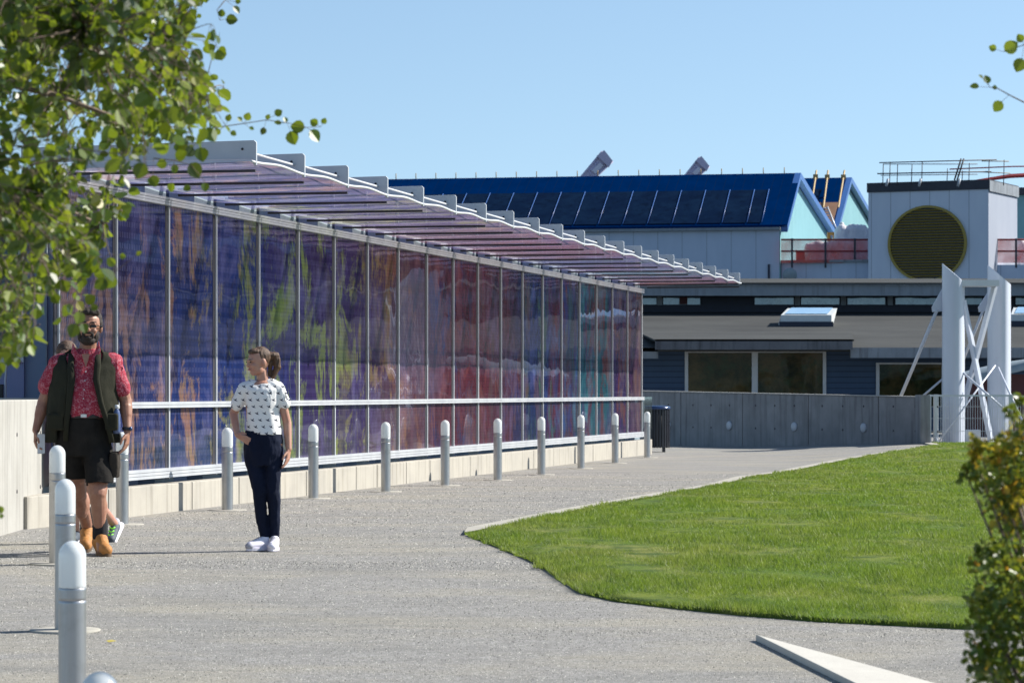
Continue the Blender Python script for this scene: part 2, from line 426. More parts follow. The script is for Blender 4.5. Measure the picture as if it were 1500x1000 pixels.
M['gold_ring'] = plain('gold_ring', (.3, .22, .03), (.26, .19, .03), .5)
M['net'] = None
def netting():
    t = NT('red_safety_net')
    tr = t.n('BsdfTransparent').outputs[0]; tc = t.n('TexCoord'); sp = t.n('SeparateXYZ'); t.t.links.new(tc.outputs['Object'], sp.inputs[0])
    a = t.math('ADD', t.math('MULTIPLY', t.noise(t.vec(), 1.2, 2), .7), .0)
    d = t.bsdf((.75, .12, .09), .7)
    return t.done(t.mixs(a, tr, d))
M['net'] = netting()
M['rail_red'] = plain('red_rail', (.32, .03, .035), (.25, .03, .03), .6)
M['tarp'] = plain('white_tarp', (.72, .7, .73), (.6, .58, .63), .5, 0, 2.5, bump=.5, bscale=4, bd=.15)
M['ply'] = plain('brown_plywood', (.2, .1, .05), (.15, .075, .04), .8, 0, 1.5)
M['pine'] = plain('yellow_timber', (.38, .26, .1), (.3, .2, .08), .7)
M['orange'] = plain('orange_board', (.75, .32, .06), (.6, .25, .05), .6)
M['crane'] = plain('haze_tinted_steel', (.42, .41, .56), (.48, .43, .58), .8)  # distance haze is mixed into the steel colour
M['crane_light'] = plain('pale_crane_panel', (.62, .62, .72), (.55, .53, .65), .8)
M['bluegrey'] = plain('blue_grey_render', (.24, .3, .4), (.21, .27, .36), .7, 0, 1.5)
M['bluewall'] = plain('pale_blue_panel', (.27, .3, .46), (.25, .28, .42), .7, 0, 1.5)
M['dkglass'] = window_glass('dark_window', (.006, .012, .02), (.01, .02, .03), (.004, .008, .01), .06)
M['maroon'] = plain('maroon_wall', (.08, .018, .022), (.055, .014, .018), .7, 0, 1.2)
M['black'] = plain('black_plastic', (.015, .015, .018), (.01, .01, .012), .4)
M['net_white'] = plain('white_wire', (.6, .62, .66), (.55, .57, .6), .4)
M['column'] = plain('white_column_paint', (.55, .59, .66), (.5, .54, .62), .35, 0, 1.2, (1, 1, .4))
# clothes and skin
def skinmat(name, c, red):
    t = NT(name); n = t.noise(t.vec(), 14, 4, .6)
    return t.done(t.bsdf(t.mix(t.ramp(n, [(.4, 0.), (.65, 1.)]), c, red), .5, 0, .4, t.bump(t.noise(t.vec(), 160, 3), .12, .002), Subsurface_Weight=.08, Subsurface_Radius=(.01, .004, .002)))
M['skin_m'] = skinmat('tanned_skin', (.34, .175, .115), (.28, .13, .085))
M['skin_g'] = skinmat('fair_skin', (.46, .26, .185), (.42, .2, .145))
M['hair_d'] = plain('dark_brown_hair', (.014, .008, .005), (.025, .014, .009), .75, 0, 20, (3, 3, .5), .6, 90)
M['hair_b'] = plain('brown_hair', (.05, .024, .012), (.11, .055, .027), .6, 0, 14, (3, 3, .6), .6, 80)
def vestmat():
    t = NT('olive_vest_cloth'); n = t.noise(t.vec((1, 1, .6)), 14, 5, .6); f = t.noise(t.vec(), 300, 3)
    col = t.mix(n, (.032, .032, .02), (.018, .018, .013))
    return t.done(t.bsdf(col, .9, 0, .15, t.bump(t.math('ADD', n, t.math('MULTIPLY', f, .2)), .6, .012)))
M['vest'] = vestmat()
def redshirt():
    t = NT('red_patterned_shirt'); v = t.vec()
    vo = t.n('TexVoronoi', feature='DISTANCE_TO_EDGE'); t.put(vo.inputs['Vector'], v); vo.inputs['Scale'].default_value = 55
    n = t.noise(v, 40, 4, .7)
    pat = t.math('MULTIPLY', t.ramp(vo.outputs['Distance'], [(.04, 1.), (.12, 0.)]), t.ramp(n, [(.42, 0.), (.55, 1.)]))
    col = t.mix(t.math('MULTIPLY', pat, .5), (.3, .026, .048), (.62, .36, .4))
    return t.done(t.bsdf(col, .8, 0, .2, t.bump(t.noise(v, 16, 4), .5, .012)))
M['redshirt'] = redshirt()
M['shorts'] = plain('black_shorts_cloth', (.022, .02, .018), (.014, .013, .012), .9, 0, 12, bump=.5, bscale=14, spec=.15, bd=.015)
M['pocket'] = plain('brown_pocket_cloth', (.05, .042, .034), (.035, .03, .025), .9, 0, 12, bump=.5, bscale=18, spec=.15)
M['boot'] = plain('tan_boot_leather', (.45, .2, .05), (.36, .15, .035), .7, 0, 16, bump=.4, bscale=40)
M['sole'] = plain('brown_sole', (.12, .07, .035), (.1, .06, .03), .8)
M['sock'] = plain('black_sock', (.015, .016, .02), (.01, .01, .012), .95)
def tee():
    """white jersey printed with small dark swallow-like flecks"""
    t = NT('white_tee_with_bird_print'); tc = t.n('TexCoord'); sp = t.n('SeparateXYZ'); t.t.links.new(tc.outputs['Object'], sp.inputs[0])
    x, y, z = sp.outputs
    def bird(cell, ox, oz, flip):
        zz = t.math('DIVIDE', t.math('ADD', z, oz), cell)
        row = t.math('FLOOR', zz)
        xx = t.math('ADD', t.math('DIVIDE', t.math('ADD', x, ox), cell*1.15), t.math('MULTIPLY', row, .43))
        fx = t.math('SUBTRACT', t.math('FRACT', xx), .5); fz = t.math('SUBTRACT', t.math('FRACT', zz), .5)
        # body: slanted lozenge; wing: narrow lozenge the other way
        s1 = t.math('ADD', fx, t.math('MULTIPLY', fz, -.6*flip)); s2 = t.math('ADD', fz, t.math('MULTIPLY', fx, .6*flip))
        b = t.math('LESS_THAN', t.math('ADD', t.math('MULTIPLY', t.math('ABSOLUTE', s2), 3.2), t.math('ABSOLUTE', s1)), .42)
        w1 = t.math('SUBTRACT', fz, t.math('MULTIPLY', fx, 1.6*flip))
        w = t.math('LESS_THAN', t.math('ADD', t.math('MULTIPLY', t.math('ABSOLUTE', w1), 1.9), t.math('ABSOLUTE', t.math('SUBTRACT', fz, .1))), .24)
        return t.math('MAXIMUM', b, w)
    p = bird(.052, 0, 0, 1)
    col = t.mix(p, (.78, .77, .75), (.03, .035, .06))
    return t.done(t.bsdf(col, .8, 0, .2, t.bump(t.noise(t.vec((1, 1, .7)), 13, 4), .6, .02)))
M['tee'] = tee()
M['jeans'] = plain('indigo_jeans', (.006, .009, .022), (.008, .013, .033), .85, 0, 8, (1, 1, .4), .5, 16, .15, bd=.02)
M['wshoe'] = plain('white_canvas', (.8, .78, .84), (.7, .68, .78), .7, 0, 12)
M['greytoe'] = plain('grey_rubber', (.4, .4, .45), (.35, .35, .4), .6)
M['lens'] = plain('dark_lens', (.01, .01, .012), (.01, .01, .012), .15)
M['eye'] = plain('eye_dark', (.03, .02, .015), (.02, .015, .01), .2)
M['lip'] = plain('lip', (.4, .12, .1), (.35, .1, .09), .5)
M['shoe_grey'] = plain('grey_sneaker', (.06, .08, .1), (.04, .05, .07), .7)
M['lime'] = plain('lime_laces', (.25, .8, .04), (.2, .7, .03), .6)
M['silver'] = plain('silver_buckle', (.6, .6, .6), (.5, .5, .5), .3, .8)
M['blueshirt'] = plain('grey_tshirt', (.2, .22, .26), (.18, .2, .23), .8)
M['bottle'] = plain('bottle_plastic', (.07, .1, .2), (.1, .14, .26), .2)
M['hivis'] = plain('hi_vis_jacket', (.3, .3, .32), (.25, .25, .28), .7)

#==SETTING==
# ------------------------------------------------------------------ ground
def grid_mesh(xs, ys, zf):
    b = MB(); n = len(xs)
    b.v = [(x, y, zf(x, y)) for y in ys for x in xs]
    b.f = [(j*n+i, j*n+i+1, (j+1)*n+i+1, (j+1)*n+i) for j in range(len(ys)-1) for i in range(n-1)]
    b.sm = [True]*len(b.f); return b
xs = [-3000, -800, -200, -60, -30, -15]+[-8+.5*i for i in range(49)]+[20, 30, 60, 200, 800, 3000]
ys = [-200, -50, -10, 0]+[4+1.0*i for i in range(68)]+[75, 85, 100, 150, 300, 800, 3000]
tag(grid_mesh(xs, ys, lambda x, y: g(x, y)).build('gravel_ground', M['gravel']), kind='structure')

# lawn: rows from its near edge to the fence
near = [gp(*p) for p in [(685, 785), (740, 806), (790, 828), (822, 850), (850, 869), (900, 881), (1000, 893), (1100, 903), (1200, 911), (1300, 916), (1400, 921)]]
far = [gp(*p) for p in [(685, 784), (717, 777), (790, 762), (857, 748), (957, 730), (1060, 712), (1097, 701), (1150, 694), (1240, 675), (1279, 668)]]
far += [Vector((8.35, 58.0, g(8.35, 58))), Vector((8.5, 60.3, g(8.5, 60.3)))]
edge = [(p.y, p.x) for p in reversed(near)]+[(p.y, p.x) for p in far[1:]]
edge = [(15.2, 9.0)]+edge
edge.sort()
def xl(y):
    for (a, xa), (b, xb) in zip(edge, edge[1:]):
        if a <= y <= b: return xa+(xb-xa)*(y-a)/max(1e-6, b-a)
    return edge[-1][1]
yrows = sorted(set([e[0] for e in edge]+[15.2+.45*i for i in range(101)]))
yrows = [y for y in yrows if edge[0][0] <= y <= edge[-1][0]]
XR = 16.0
lb = MB(); nc = 34
for y in yrows:
    a = xl(y)
    for i in range(nc):
        x = a+(XR-a)*(i/(nc-1))**1.3
        lb.v.append((x, y, g(x, y)+(.028 if i > 0 else .022)+.012*noise.noise(Vector((x*.8, y*.5, 0)))))
for j in range(len(yrows)-1):
    for i in range(nc-1):
        lb.f.append((j*nc+i, j*nc+i+1, (j+1)*nc+i+1, (j+1)*nc+i)); lb.sm.append(True)
o0 = len(lb.v)     # cut soil side along the edge
for j, y in enumerate(yrows):
    x = xl(y); lb.v.append((x, y, g(x, y)-.02))
for j in range(len(yrows)-1):
    lb.f.append((j*nc, (j+1)*nc, o0+j+1, o0+j)); lb.sm.append(False)
tag(lb.build('lawn', M['turf']), kind='structure')

# grass blades
def grass():
    rng = np.random.default_rng(3)
    N = 900000
    y = 1/(rng.random(N)*(1/15.2-1/60.0)+1/60.0)
    ey = np.array([e[0] for e in edge]); ex = np.array([e[1] for e in edge])
    xlft = np.interp(y, ey, ex)
    xr = np.minimum((1530-750)*y/F+2.2, XR)
    ok = xr > xlft; y = y[ok]; xlft = xlft[ok]; xr = xr[ok]
    x = xlft-.02+(xr-xlft)*rng.random(len(y))
    x = x-np.where(x < xlft+.25, 1, 0)*np.array([.10*max(0, noise.noise(Vector((0, b*3.1, 2)))+.2*noise.noise(Vector((0, b*15, 2)))) for b in y])
    # thin out by width of the row so density on the ground stays even
    keep = rng.random(len(y)) < (xr-xlft)*y/(780*60/F*60)*6
    x = x[keep]; y = y[keep]; n = len(x)
    # ragged clump border
    z = np.array([g(a, b) for a, b in zip(x, y)])+.02
    sc = np.clip(y/20, .8, 2.4)
    clump = np.array([noise.noise(Vector((a*1.7, b*1.1, 4))) for a, b in zip(x, y)])
    h = (.014+.026*rng.random(n))*(1+1.1*clump); h[rng.random(n) < .02] *= 1.5
    w = .0035*sc*(.7+.6*rng.random(n))
    an = rng.random(n)*2*np.pi; ln = .008+rng.random(n)*.04; la = rng.random(n)*2*np.pi
    co = np.empty((n, 3, 3))
    co[:, 0] = np.stack([x-np.cos(an)*w, y-np.sin(an)*w, z-.01], 1)
    co[:, 1] = np.stack([x+np.cos(an)*w, y+np.sin(an)*w, z-.01], 1)
    co[:, 2] = np.stack([x+np.cos(la)*ln, y+np.sin(la)*ln, z+h], 1)
    me = bpy.data.meshes.new('grass')
    me.vertices.add(3*n); me.vertices.foreach_set('co', co.reshape(-1))
    me.loops.add(3*n); me.loops.foreach_set('vertex_index', np.arange(3*n, dtype=np.int32))
    me.polygons.add(n); me.polygons.foreach_set('loop_start', np.arange(0, 3*n, 3, dtype=np.int32))
    me.update(calc_edges=True); me.materials.append(M['blade'])
    o = bpy.data.objects.new('grass', me); C.objects.link(o)
    tag(o, 'short green lawn grass with yellowed patches beside the gravel', 'grass', kind='stuff')
    print('blades', n)
grass()

def stones():
    rng = np.random.default_rng(5); N = 300000
    y = 1/(rng.random(N)*(1/13.8-1/45.0)+1/45.0)
    x = (rng.uniform(-30, 1530, N)-750)*y/F
    ey = np.array([e[0] for e in edge]); ex = np.array([e[1] for e in edge])
    ok = (x < np.where(y > 15.2, np.interp(y, ey, ex)-.05, 99)) & (x > -4.33) & (x > np.where(y > 26, -4.1+(y-27.8)*.2217+.18, -9))
    x = x[ok]; y = y[ok]; n = len(x); z = np.array([g(a, b) for a, b in zip(x, y)])
    s = (.002+.0055*rng.random(n)**3)*np.clip(y/20, .8, 1.6); a = rng.random(n)*6.28
    co = np.empty((n, 5, 3))
    for k in range(4):
        f = .7+.6*rng.random(n)
        co[:, k] = np.stack([x+np.cos(a+k*1.57)*s*f, y+np.sin(a+k*1.57)*s*f, z-.002], 1)
    co[:, 4] = np.stack([x, y, z+s*(.5+.7*rng.random(n))], 1)
    i = np.arange(n, dtype=np.int32)[:, None]*5
    tri = np.concatenate([i+np.array([[0, 1, 4]]), i+np.array([[1, 2, 4]]), i+np.array([[2, 3, 4]]), i+np.array([[3, 0, 4]])], 1).reshape(-1).astype(np.int32)
    me = bpy.data.meshes.new('gravel_stones'); me.vertices.add(5*n); me.vertices.foreach_set('co', co.reshape(-1))
    me.loops.add(12*n); me.loops.foreach_set('vertex_index', tri); me.polygons.add(4*n); me.polygons.foreach_set('loop_start', np.arange(0, 12*n, 3, dtype=np.int32))
    me.update(calc_edges=True)
    t = NT('loose_stone'); rr = t.n('NewGeometry').outputs['Random Per Island']
    me.materials.append(t.done(t.bsdf(t.ramp(rr, [(0., (.1, .1, .095)), (.5, (.28, .275, .255)), (.85, (.42, .405, .36)), (1., (.6, .58, .52))]), .9, 0, .15)))
    o = bpy.data.objects.new('gravel_stones', me); C.objects.link(o)
    tag(o, 'loose grey crushed stones scattered over the path', 'gravel', kind='stuff')
stones()

# concrete strip between path and lawn
kb = MB(); pts = far
for i, p in enumerate(pts):
    a = pts[max(0, i-1)]; b = pts[min(len(pts)-1, i+1)]
    d = Vector((b.x-a.x, b.y-a.y, 0)).normalized(); nn = Vector((-d.y, d.x, 0))
    w = .2
    if i == 0: w = .03
    q = p+nn*w
    kb.v += [(p.x, p.y, g(p.x, p.y)+.03), (q.x, q.y, g(q.x, q.y)+.03), (q.x, q.y, g(q.x, q.y)-.05)]
for i in range(len(pts)-1):
    kb.f += [(3*i, 3*i+3, 3*i+4, 3*i+1), (3*i+1, 3*i+4, 3*i+5, 3*i+2)]; kb.sm += [False, False]
tag(kb.build('kerb_strip', M['kerb']), kind='structure')

# pale wedge slab in the gravel
w0, w1, w2 = gp(1107, 938), gp(1330, 999), gp(1232, 1000)
w1 = w0+(w1-w0)*1.7; w2 = w0+(w2-w0)*1.7
sb = MB(); M['wedge'] = concrete('wedge_concrete', (.56, .54, .48), (.5, .48, .43), (.36, .34, .3), .3)
sb.prism([w0+Vector((0, 0, .035)), w2+Vector((0, 0, .035)), w1+Vector((0, 0, .035))], (0, 0, -.2))
tag(sb.build('concrete_wedge', M['wedge'], bevel=.004), 'pale pointed concrete slab set flush in the gravel by the lawn', 'slab')

fl = gp(163, 941); b = MB(); b.v = [(-.03, 0, .012), (-.01, -.018, .004), (.03, 0, .01), (.0, .018, .016)]; b.f = [(0, 1, 2, 3)]; b.sm = [False]
fl_ = b.build('fallen_leaf', plain('yellow_leaf', (.5, .42, .08), (.4, .3, .06), .6)); fl_.location = fl; tag(fl_, 'single yellow fallen leaf on the gravel by the near bollard lights', 'leaf')
# ------------------------------------------------------------------ footbridge of coloured glass
K = 45500.0
A = Vector((.2164, .9763, 0)); OUT = Vector((.9763, -.2164, 0))
Y0 = K*(6.78e-4-2*.3349e-4); X0 = (1720-K/Y0-750)*Y0/F
L = K*.3349e-4*1.0243; NB = 20; TOT = L*NB
br = thing('glass_footbridge', 'long walkway screened by tall purple, blue and red glass panes under a finned canopy', 'glass walkway', (X0, Y0, 0), math.atan2(A.y, A.x))
WC = 1.93
for k in range(NB):
    MB().span((k*L+.02, -.006, 1.12), ((k+1)*L-.02, .006, 3.15)).build('glass_pane', M['art'], br)
for k in range(NB):
    MB().span((k*L+.02, -.006, .44), ((k+1)*L-.02, .006, 1.07)).build('glass_pane', M['art'], br)
for k in range(NB+1):
    b = MB(); b.span((k*L-.015, -.026, .33), (k*L+.015, .03, 3.13)); b.build('mullion', M['alu'], br)
    b = MB(); b.span((k*L-.085, -.009, .44), (k*L-.016, .007, 3.14)); b.build('edge_shade_strip', M['dark_steel'], br)  # dark strip paints in shadow and dark reflection at the glass edge
def rail(z0, z1, y, grooves):
    b = MB(); h = (z1-z0)/grooves
    for i in range(grooves): b.span((-.03, y+.004*(i % 2), z0+h*i+.002), (TOT+.03, -.0, z0+h*(i+1)-.002))
    return b
rail(3.14, 3.225, -.06, 3).build('top_rail', M['alu'], br)
rail(1.06, 1.125, -.065, 2).build('middle_rail', M['alu'], br)
rail(.345, .445, -.07, 3).build('bottom_rail', M['alu'], br)
# band above the top rail; solid navy blocks stand in for shadowed gaps
b = MB(); b.span((0, .03, 3.225), (TOT, .07, 3.35)); b.build('header', M['header_grey'], br)
for k in range(NB): b = MB(); b.span((k*L+.06, .0, 3.23), (k*L+.06+L*.52, .035, 3.315)); b.build('header_shade_block', M['navy_gap_shade_and_wall'], br)
def zc(u, w):
    ph = 2*PI*(u/L-.5)
    return 3.295+(.045)*w/WC+.012*math.cos(ph)
for k in range(NB+1):
    b = MB(); u0, u1 = (k-.5)*L+.004, (k+.5)*L-.004
    if k == 0: u0 = -.12
    if k == NB: u1 = TOT+.25
    n = 14
    for i in range(n+1):
        u = u0+(u1-u0)*i/n
        for w in (-.02, WC*.5, WC): b.v.append((u, -w, zc(u, w)))
    for i in range(n):
        for j in range(2): b.f.append((i*3+j, i*3+j+1, i*3+j+4, i*3+j+3)); b.sm.append(True)
    b.build('canopy_pane', M['art_canopy'], br)
b = MB(); pp = []
n = NB*14
for i in range(n+1):
    u = -.12+(TOT+.37)*i/n; pp.append((u, -WC, zc(u, WC)))
b.tube(pp, .011, 6, flat=1.2); b.build('canopy_edge', M['white_metal'], br)
fin = None
for k in range(NB+1):
    b = MB()
    u = k*L
    prof = [(-.35, 3.36), (-.35, 3.50), (WC-.01, 3.53), (WC+.012, 3.51), (WC+.012, 3.30), (WC-.015, 3.30), (WC-.02, 3.355)]
    b.prism([(u-.016, -w, z) for w, z in prof], (.032, 0, 0))
    f = b.build('canopy_fin', M['fin'], br, bevel=.004)
    b = MB(); b.lathe([(.012, 0), (.012, .006)], 10, Matrix.Translation((u-.016, -(WC-.12), 3.45)) @ Matrix.Rotation(-PI/2, 4, 'Y')); b.build('bolt', M['dark_steel'], f)
for k in range(NB+1):
    b = MB(); b.span((k*L-.012, -(WC-.0), 3.238), (k*L+.012, -.12, 3.262)); b.build('cross_bar', M['dark_steel'], br)
for k in range(NB):
    b = MB(); b.tube([(k*L, -(WC-.1), 3.43), ((k+1)*L, -(WC-.1), 3.42)], .011, 6); b.build('tie_rod', M['white_metal'], br)
b = MB(); b.span((0, .06, -.4), (TOT, 2.6, .26)); b.build('deck', M['conc_far'], br)
for k in range(0, NB+1): b = MB(); b.span((k*L-.05, .12, .26), (k*L+.55, .3, .34)); b.build('floor_beam', M['header_grey'], br)
# far side screen
b = MB(); b.span((0, 2.5, .27), (TOT, 2.56, .34)); b.span((0, 2.5, 1.0), (TOT, 2.56, 1.06)); b.build('rear_rail', M['alu'], br)
b = MB(); b.span((TOT+.03, -.02, .5), (TOT+.05, .02, 1.15)); b.span((TOT+.3, .0, .5), (TOT+.33, .04, 1.12)); b.build('end_post', M['alu'], br)
b = MB(); b.span((TOT+.05, -.18, .48), (TOT+.07, -.9, 1.10)); 
b = MB(); b.prism([(TOT+.06, .01, .5), (TOT+.06, .01, 1.12), (TOT+.2, -.18, 1.12), (TOT+.2, -.18, .5)], (0.01, 0, 0)); b.build('end_pane', M['clear'], br)

# plinth under it
pl = thing('plinth_wall', 'low cream concrete plinth below the coloured glass, in jointed blocks', 'low wall', (X0+OUT.x*.16, Y0+OUT.y*.16, 0), math.atan2(A.y, A.x))
u = -1.15; wl = [2.1, 2.5, 1.6, 2.6, 2.2, 1.0, 1.5, 1.3, 2.4, 1.9, 2.5, 1.6, 2.2, 1.2, 2.4, 2.0]; i = 0
while u < TOT+.3:
    w = wl[i % len(wl)]; e = min(u+w, TOT+.35)
    b = MB(); b.span((u+.012, 0, -.3), (e-.012, .2, .29)); b.build('concrete_block', M['conc_lit'], pl, bevel=.008); u = e; i += 1

# pale wall running on towards the camera at left
lw = thing('left_concrete_wall', 'bright pale concrete wall at the far left with faint form joints', 'wall')
x0 = -4.36
segs = [(18.5, 21.0), (21.0, 23.4), (23.4, 25.8), (25.8, 28.1)]
for a, e in segs:
    b = MB(); b.span((x0-.3, a+.006, -.4), (x0, e-.006, 1.155)); b.build('wall_panel', M['conc_left'], lw, bevel=.01)
b = MB(); b.span((-9.5, 28.1, -.4), (x0-.02, 28.4, 1.17)); b.build('wall_return', M['conc_left'], lw, bevel=.01)
b = MB()
for a, e in segs:
    for yy in (a+.5, e-.5):
        for zz in (.35, .85): b.lathe([(.018, 0), (.018, .004)], 10, Matrix.Translation((x0, yy, zz)) @ Matrix.Rotation(PI/2, 4, 'Y'))
b.build('form_tie_hole', M['dark_steel'], lw)

# blue grey building at far left behind the wall
bb = thing('blue_building', 'blue grey building with a dark window behind the left wall', 'building', (0, 0, 0))
Yb = 30.0
b = MB(); b.span((-14, Yb, -.3), (at(80, 0, Yb).x-.02, Yb+3, 3.3)); b.build('wall', M['bluegrey'], bb)
b = MB(); x1 = at(36, 0, Yb).x
b.span((-14, Yb-.04, -.3), (x1, Yb-.002, 1.52)); b.build('lower_panel', M['bluewall'], bb)
wf = MB(); wf.span((-9.5, Yb-.07, 1.52), (x1, Yb-.003, 1.58)); wf.span((x1-.05, Yb-.07, 1.58), (x1, Yb-.003, 3.2)); w_ = wf.build('window_frame', M['alu'], bb)
b = MB(); b.span((-9.5, Yb-.03, 1.58), (x1-.05, Yb-.004, 3.2)); b.build('pane', M['dkglass'], w_)
b = MB(); b.span((at(68, 0, Yb).x, Yb-.06, -.3), (at(70, 0, Yb).x, Yb-.002, 3.28)); b.build('joint_strip', M['header_grey'], bb)

# small lamp behind the left wall
P = at(8, 600, 29.2)
la = thing('garden_lamp', 'small curved white lamp behind the left concrete wall', 'lamp', (P.x, 29.2, 0))
b = MB(); b.tube([(0, 0, 0), (0, 0, 1.35), (.01, 0, 1.48), (.05, 0, 1.55), (.09, 0, 1.56)], .012, 8); b.build('pole', M['white_metal'], la)
b = MB(); b.lathe([(.08, 0), (.085, .02), (.06, .05), (.01, .065)], 20, Matrix.Translation((.08, 0, 1.5))); b.build('lamp_shade', M['white_metal'], la)
b = MB(); b.span((-.09, -.03, 1.1), (-.02, .03, 1.3)); b.build('control_box', M['black'], la, bevel=.006)

# ------------------------------------------------------------------ bollard lights
def make_bollard():
    t = thing('bollard_light', '', 'bollard')
    b = MB(); b.lathe([(.059, 0), (.059, .004), (.059, .59), (.059, .6), (.0574, .6015), (.0574, .6035), (.059, .605), (.059, .615), (.059, .645), (.059, .654), (.0575, .656)], 28); b.build('post', M['bollard'], t)
    prof = [(.0572, .6565), (.0585, .66), (.0585, .67), (.0585, .72), (.0585, .79)]+[(.0585*math.cos(a), .79+.066*math.sin(a)) for a in [PI/2*i/8 for i in range(1, 8)]]+[(.004, .856)]
    b = MB(); b.lathe(prof, 28); b.build('lamp_head', M['frost'], t)
    b = MB(); b.lathe([(.2, -.05), (.2, .003), (.197, .006), (.15, .0065), (.01, .0065)], 32); b.build('footing', M['kerb'], t)
    return t
far_b = [(179, 768, 'bollard light standing behind the hand of the man in the vest'),
 (333, 747, "bollard light just behind the girl's elbow"),
 (459, 730, 'first bollard light to the right of the girl'),
 (565, 720, 'second bollard light to the right of the girl'),
 (652, 711, 'third bollard light to the right of the girl, by purple glass'),
 (729, 703, 'bollard light before the maroon glass, sixth counted from the bin'),
 (793, 695, 'bollard light before the dark blue glass, fourth counted back from the last one'),
 (851, 686, 'bollard light third from the far end of the walkway'),
 (901, 678, 'bollard light second from the far end, before the last panes'),
 (948, 670, 'farthest bollard light, right beside the black bin')]
far_b[5] = (729, 703, 'bollard light standing before the maroon glass, fifth from the far end')
far_b[6] = (793, 695, 'bollard light standing before the blue glass, fourth from the far end')
spots = [(Vector(((px-750)*(F*EYE/(py-HOR))/F, F*EYE/(py-HOR), 0)), lab) for px, py, lab in far_b]
spots += [(Vector(((84-750)*21.6/F, 21.6, 0)), "bollard light directly before the man's black shorts"),
          (Vector(((95.5-750)*16.9/F, 16.9, 0)), 'middle one of the three large near bollard lights at lower left'),
          (Vector(((106-750)*12.7/F, 12.7, 0)), 'largest bollard light, running out of the bottom left of the photo'),
          (Vector(((146-750)*8.7/F, 8.7, 0)), 'nearest bollard light, only its dome tip showing at the bottom edge')]
proto = None
for i, (p, lab) in enumerate(spots):
    o = make_bollard() if proto is None else clone(proto)
    proto = proto or o
    o.location = (p.x, p.y, g(p.x, p.y)); o.rotation_euler.z = random.uniform(0, 6)
    tag(o, lab, 'bollard', 'frosted bollard lights along the gravel path')
    if i == 9: pass

# ------------------------------------------------------------------ far retaining wall
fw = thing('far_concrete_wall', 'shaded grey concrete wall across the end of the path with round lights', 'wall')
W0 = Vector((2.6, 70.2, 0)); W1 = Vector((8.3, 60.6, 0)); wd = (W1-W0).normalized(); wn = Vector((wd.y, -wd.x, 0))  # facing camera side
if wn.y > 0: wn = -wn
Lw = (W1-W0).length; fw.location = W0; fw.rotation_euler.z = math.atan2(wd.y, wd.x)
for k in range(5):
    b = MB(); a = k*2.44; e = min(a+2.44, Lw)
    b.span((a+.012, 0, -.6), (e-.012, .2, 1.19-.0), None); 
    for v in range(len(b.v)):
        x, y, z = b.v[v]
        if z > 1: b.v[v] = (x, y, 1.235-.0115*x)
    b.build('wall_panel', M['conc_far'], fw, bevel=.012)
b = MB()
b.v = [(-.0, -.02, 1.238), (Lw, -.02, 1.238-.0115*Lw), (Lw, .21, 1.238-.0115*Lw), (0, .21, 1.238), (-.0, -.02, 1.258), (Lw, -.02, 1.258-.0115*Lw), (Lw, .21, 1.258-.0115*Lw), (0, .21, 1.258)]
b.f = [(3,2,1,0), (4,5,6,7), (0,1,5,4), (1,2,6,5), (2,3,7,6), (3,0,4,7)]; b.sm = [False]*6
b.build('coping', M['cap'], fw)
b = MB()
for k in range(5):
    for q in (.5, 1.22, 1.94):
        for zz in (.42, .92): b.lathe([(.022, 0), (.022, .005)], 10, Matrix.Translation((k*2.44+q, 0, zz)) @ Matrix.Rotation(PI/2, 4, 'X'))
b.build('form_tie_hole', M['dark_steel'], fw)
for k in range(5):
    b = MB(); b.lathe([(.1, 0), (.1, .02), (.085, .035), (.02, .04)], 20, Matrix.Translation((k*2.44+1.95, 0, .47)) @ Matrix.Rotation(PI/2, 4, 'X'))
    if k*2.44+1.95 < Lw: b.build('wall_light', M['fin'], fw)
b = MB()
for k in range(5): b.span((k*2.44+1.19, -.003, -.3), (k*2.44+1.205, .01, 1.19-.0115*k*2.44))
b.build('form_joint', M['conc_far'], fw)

b = MB(); Wi = fw.matrix_basis.inverted()
for c_ in [(x, y, z) for x in ((1348-750)*60.0/F, (1362-750)*60.0/F) for y in (59.95, 60.75) for z in (-.3, 1.16)]: b.v.append(tuple((Matrix.Translation(fw.location) @ Matrix.Rotation(fw.rotation_euler.z, 4, 'Z')).inverted() @ Vector(c_)))
b.f = [(0,1,3,2),(4,6,7,5),(0,4,5,1),(2,3,7,6),(0,2,6,4),(1,5,7,3)]; b.sm = [False]*6; b.build('end_pier', M['conc_far'], fw)
# bin
bn = thing('litter_bin', 'black slatted litter bin at the end of the glass walkway', 'bin')
Yc = 60.6; bx = (962-750)*Yc/F; bn.location = (bx, Yc, 0)
for k in range(28):
    a = 2*PI*k/28; b = MB(); b.box((.262*math.cos(a), .262*math.sin(a), .48), (.012, .042, .78), a); b.build('slat', M['bin'], bn)
b = MB(); b.lathe([(.24, .1), (.245, .85)], 24); b.build('liner', M['black'], bn)
b = MB(); b.lathe([(.26, .86), (.285, .87), (.285, .9), (.25, .935), (.13, .945), (.12, .91)], 28); b.build('lid', M['bin_lid'], bn)
for k in range(4):
    a = PI/4+PI/2*k; b = MB(); b.span((.2*math.cos(a)-.025, .2*math.sin(a)-.025, 0), (.2*math.cos(a)+.025, .2*math.sin(a)+.025, .1)); b.build('foot', M['bin'], bn)

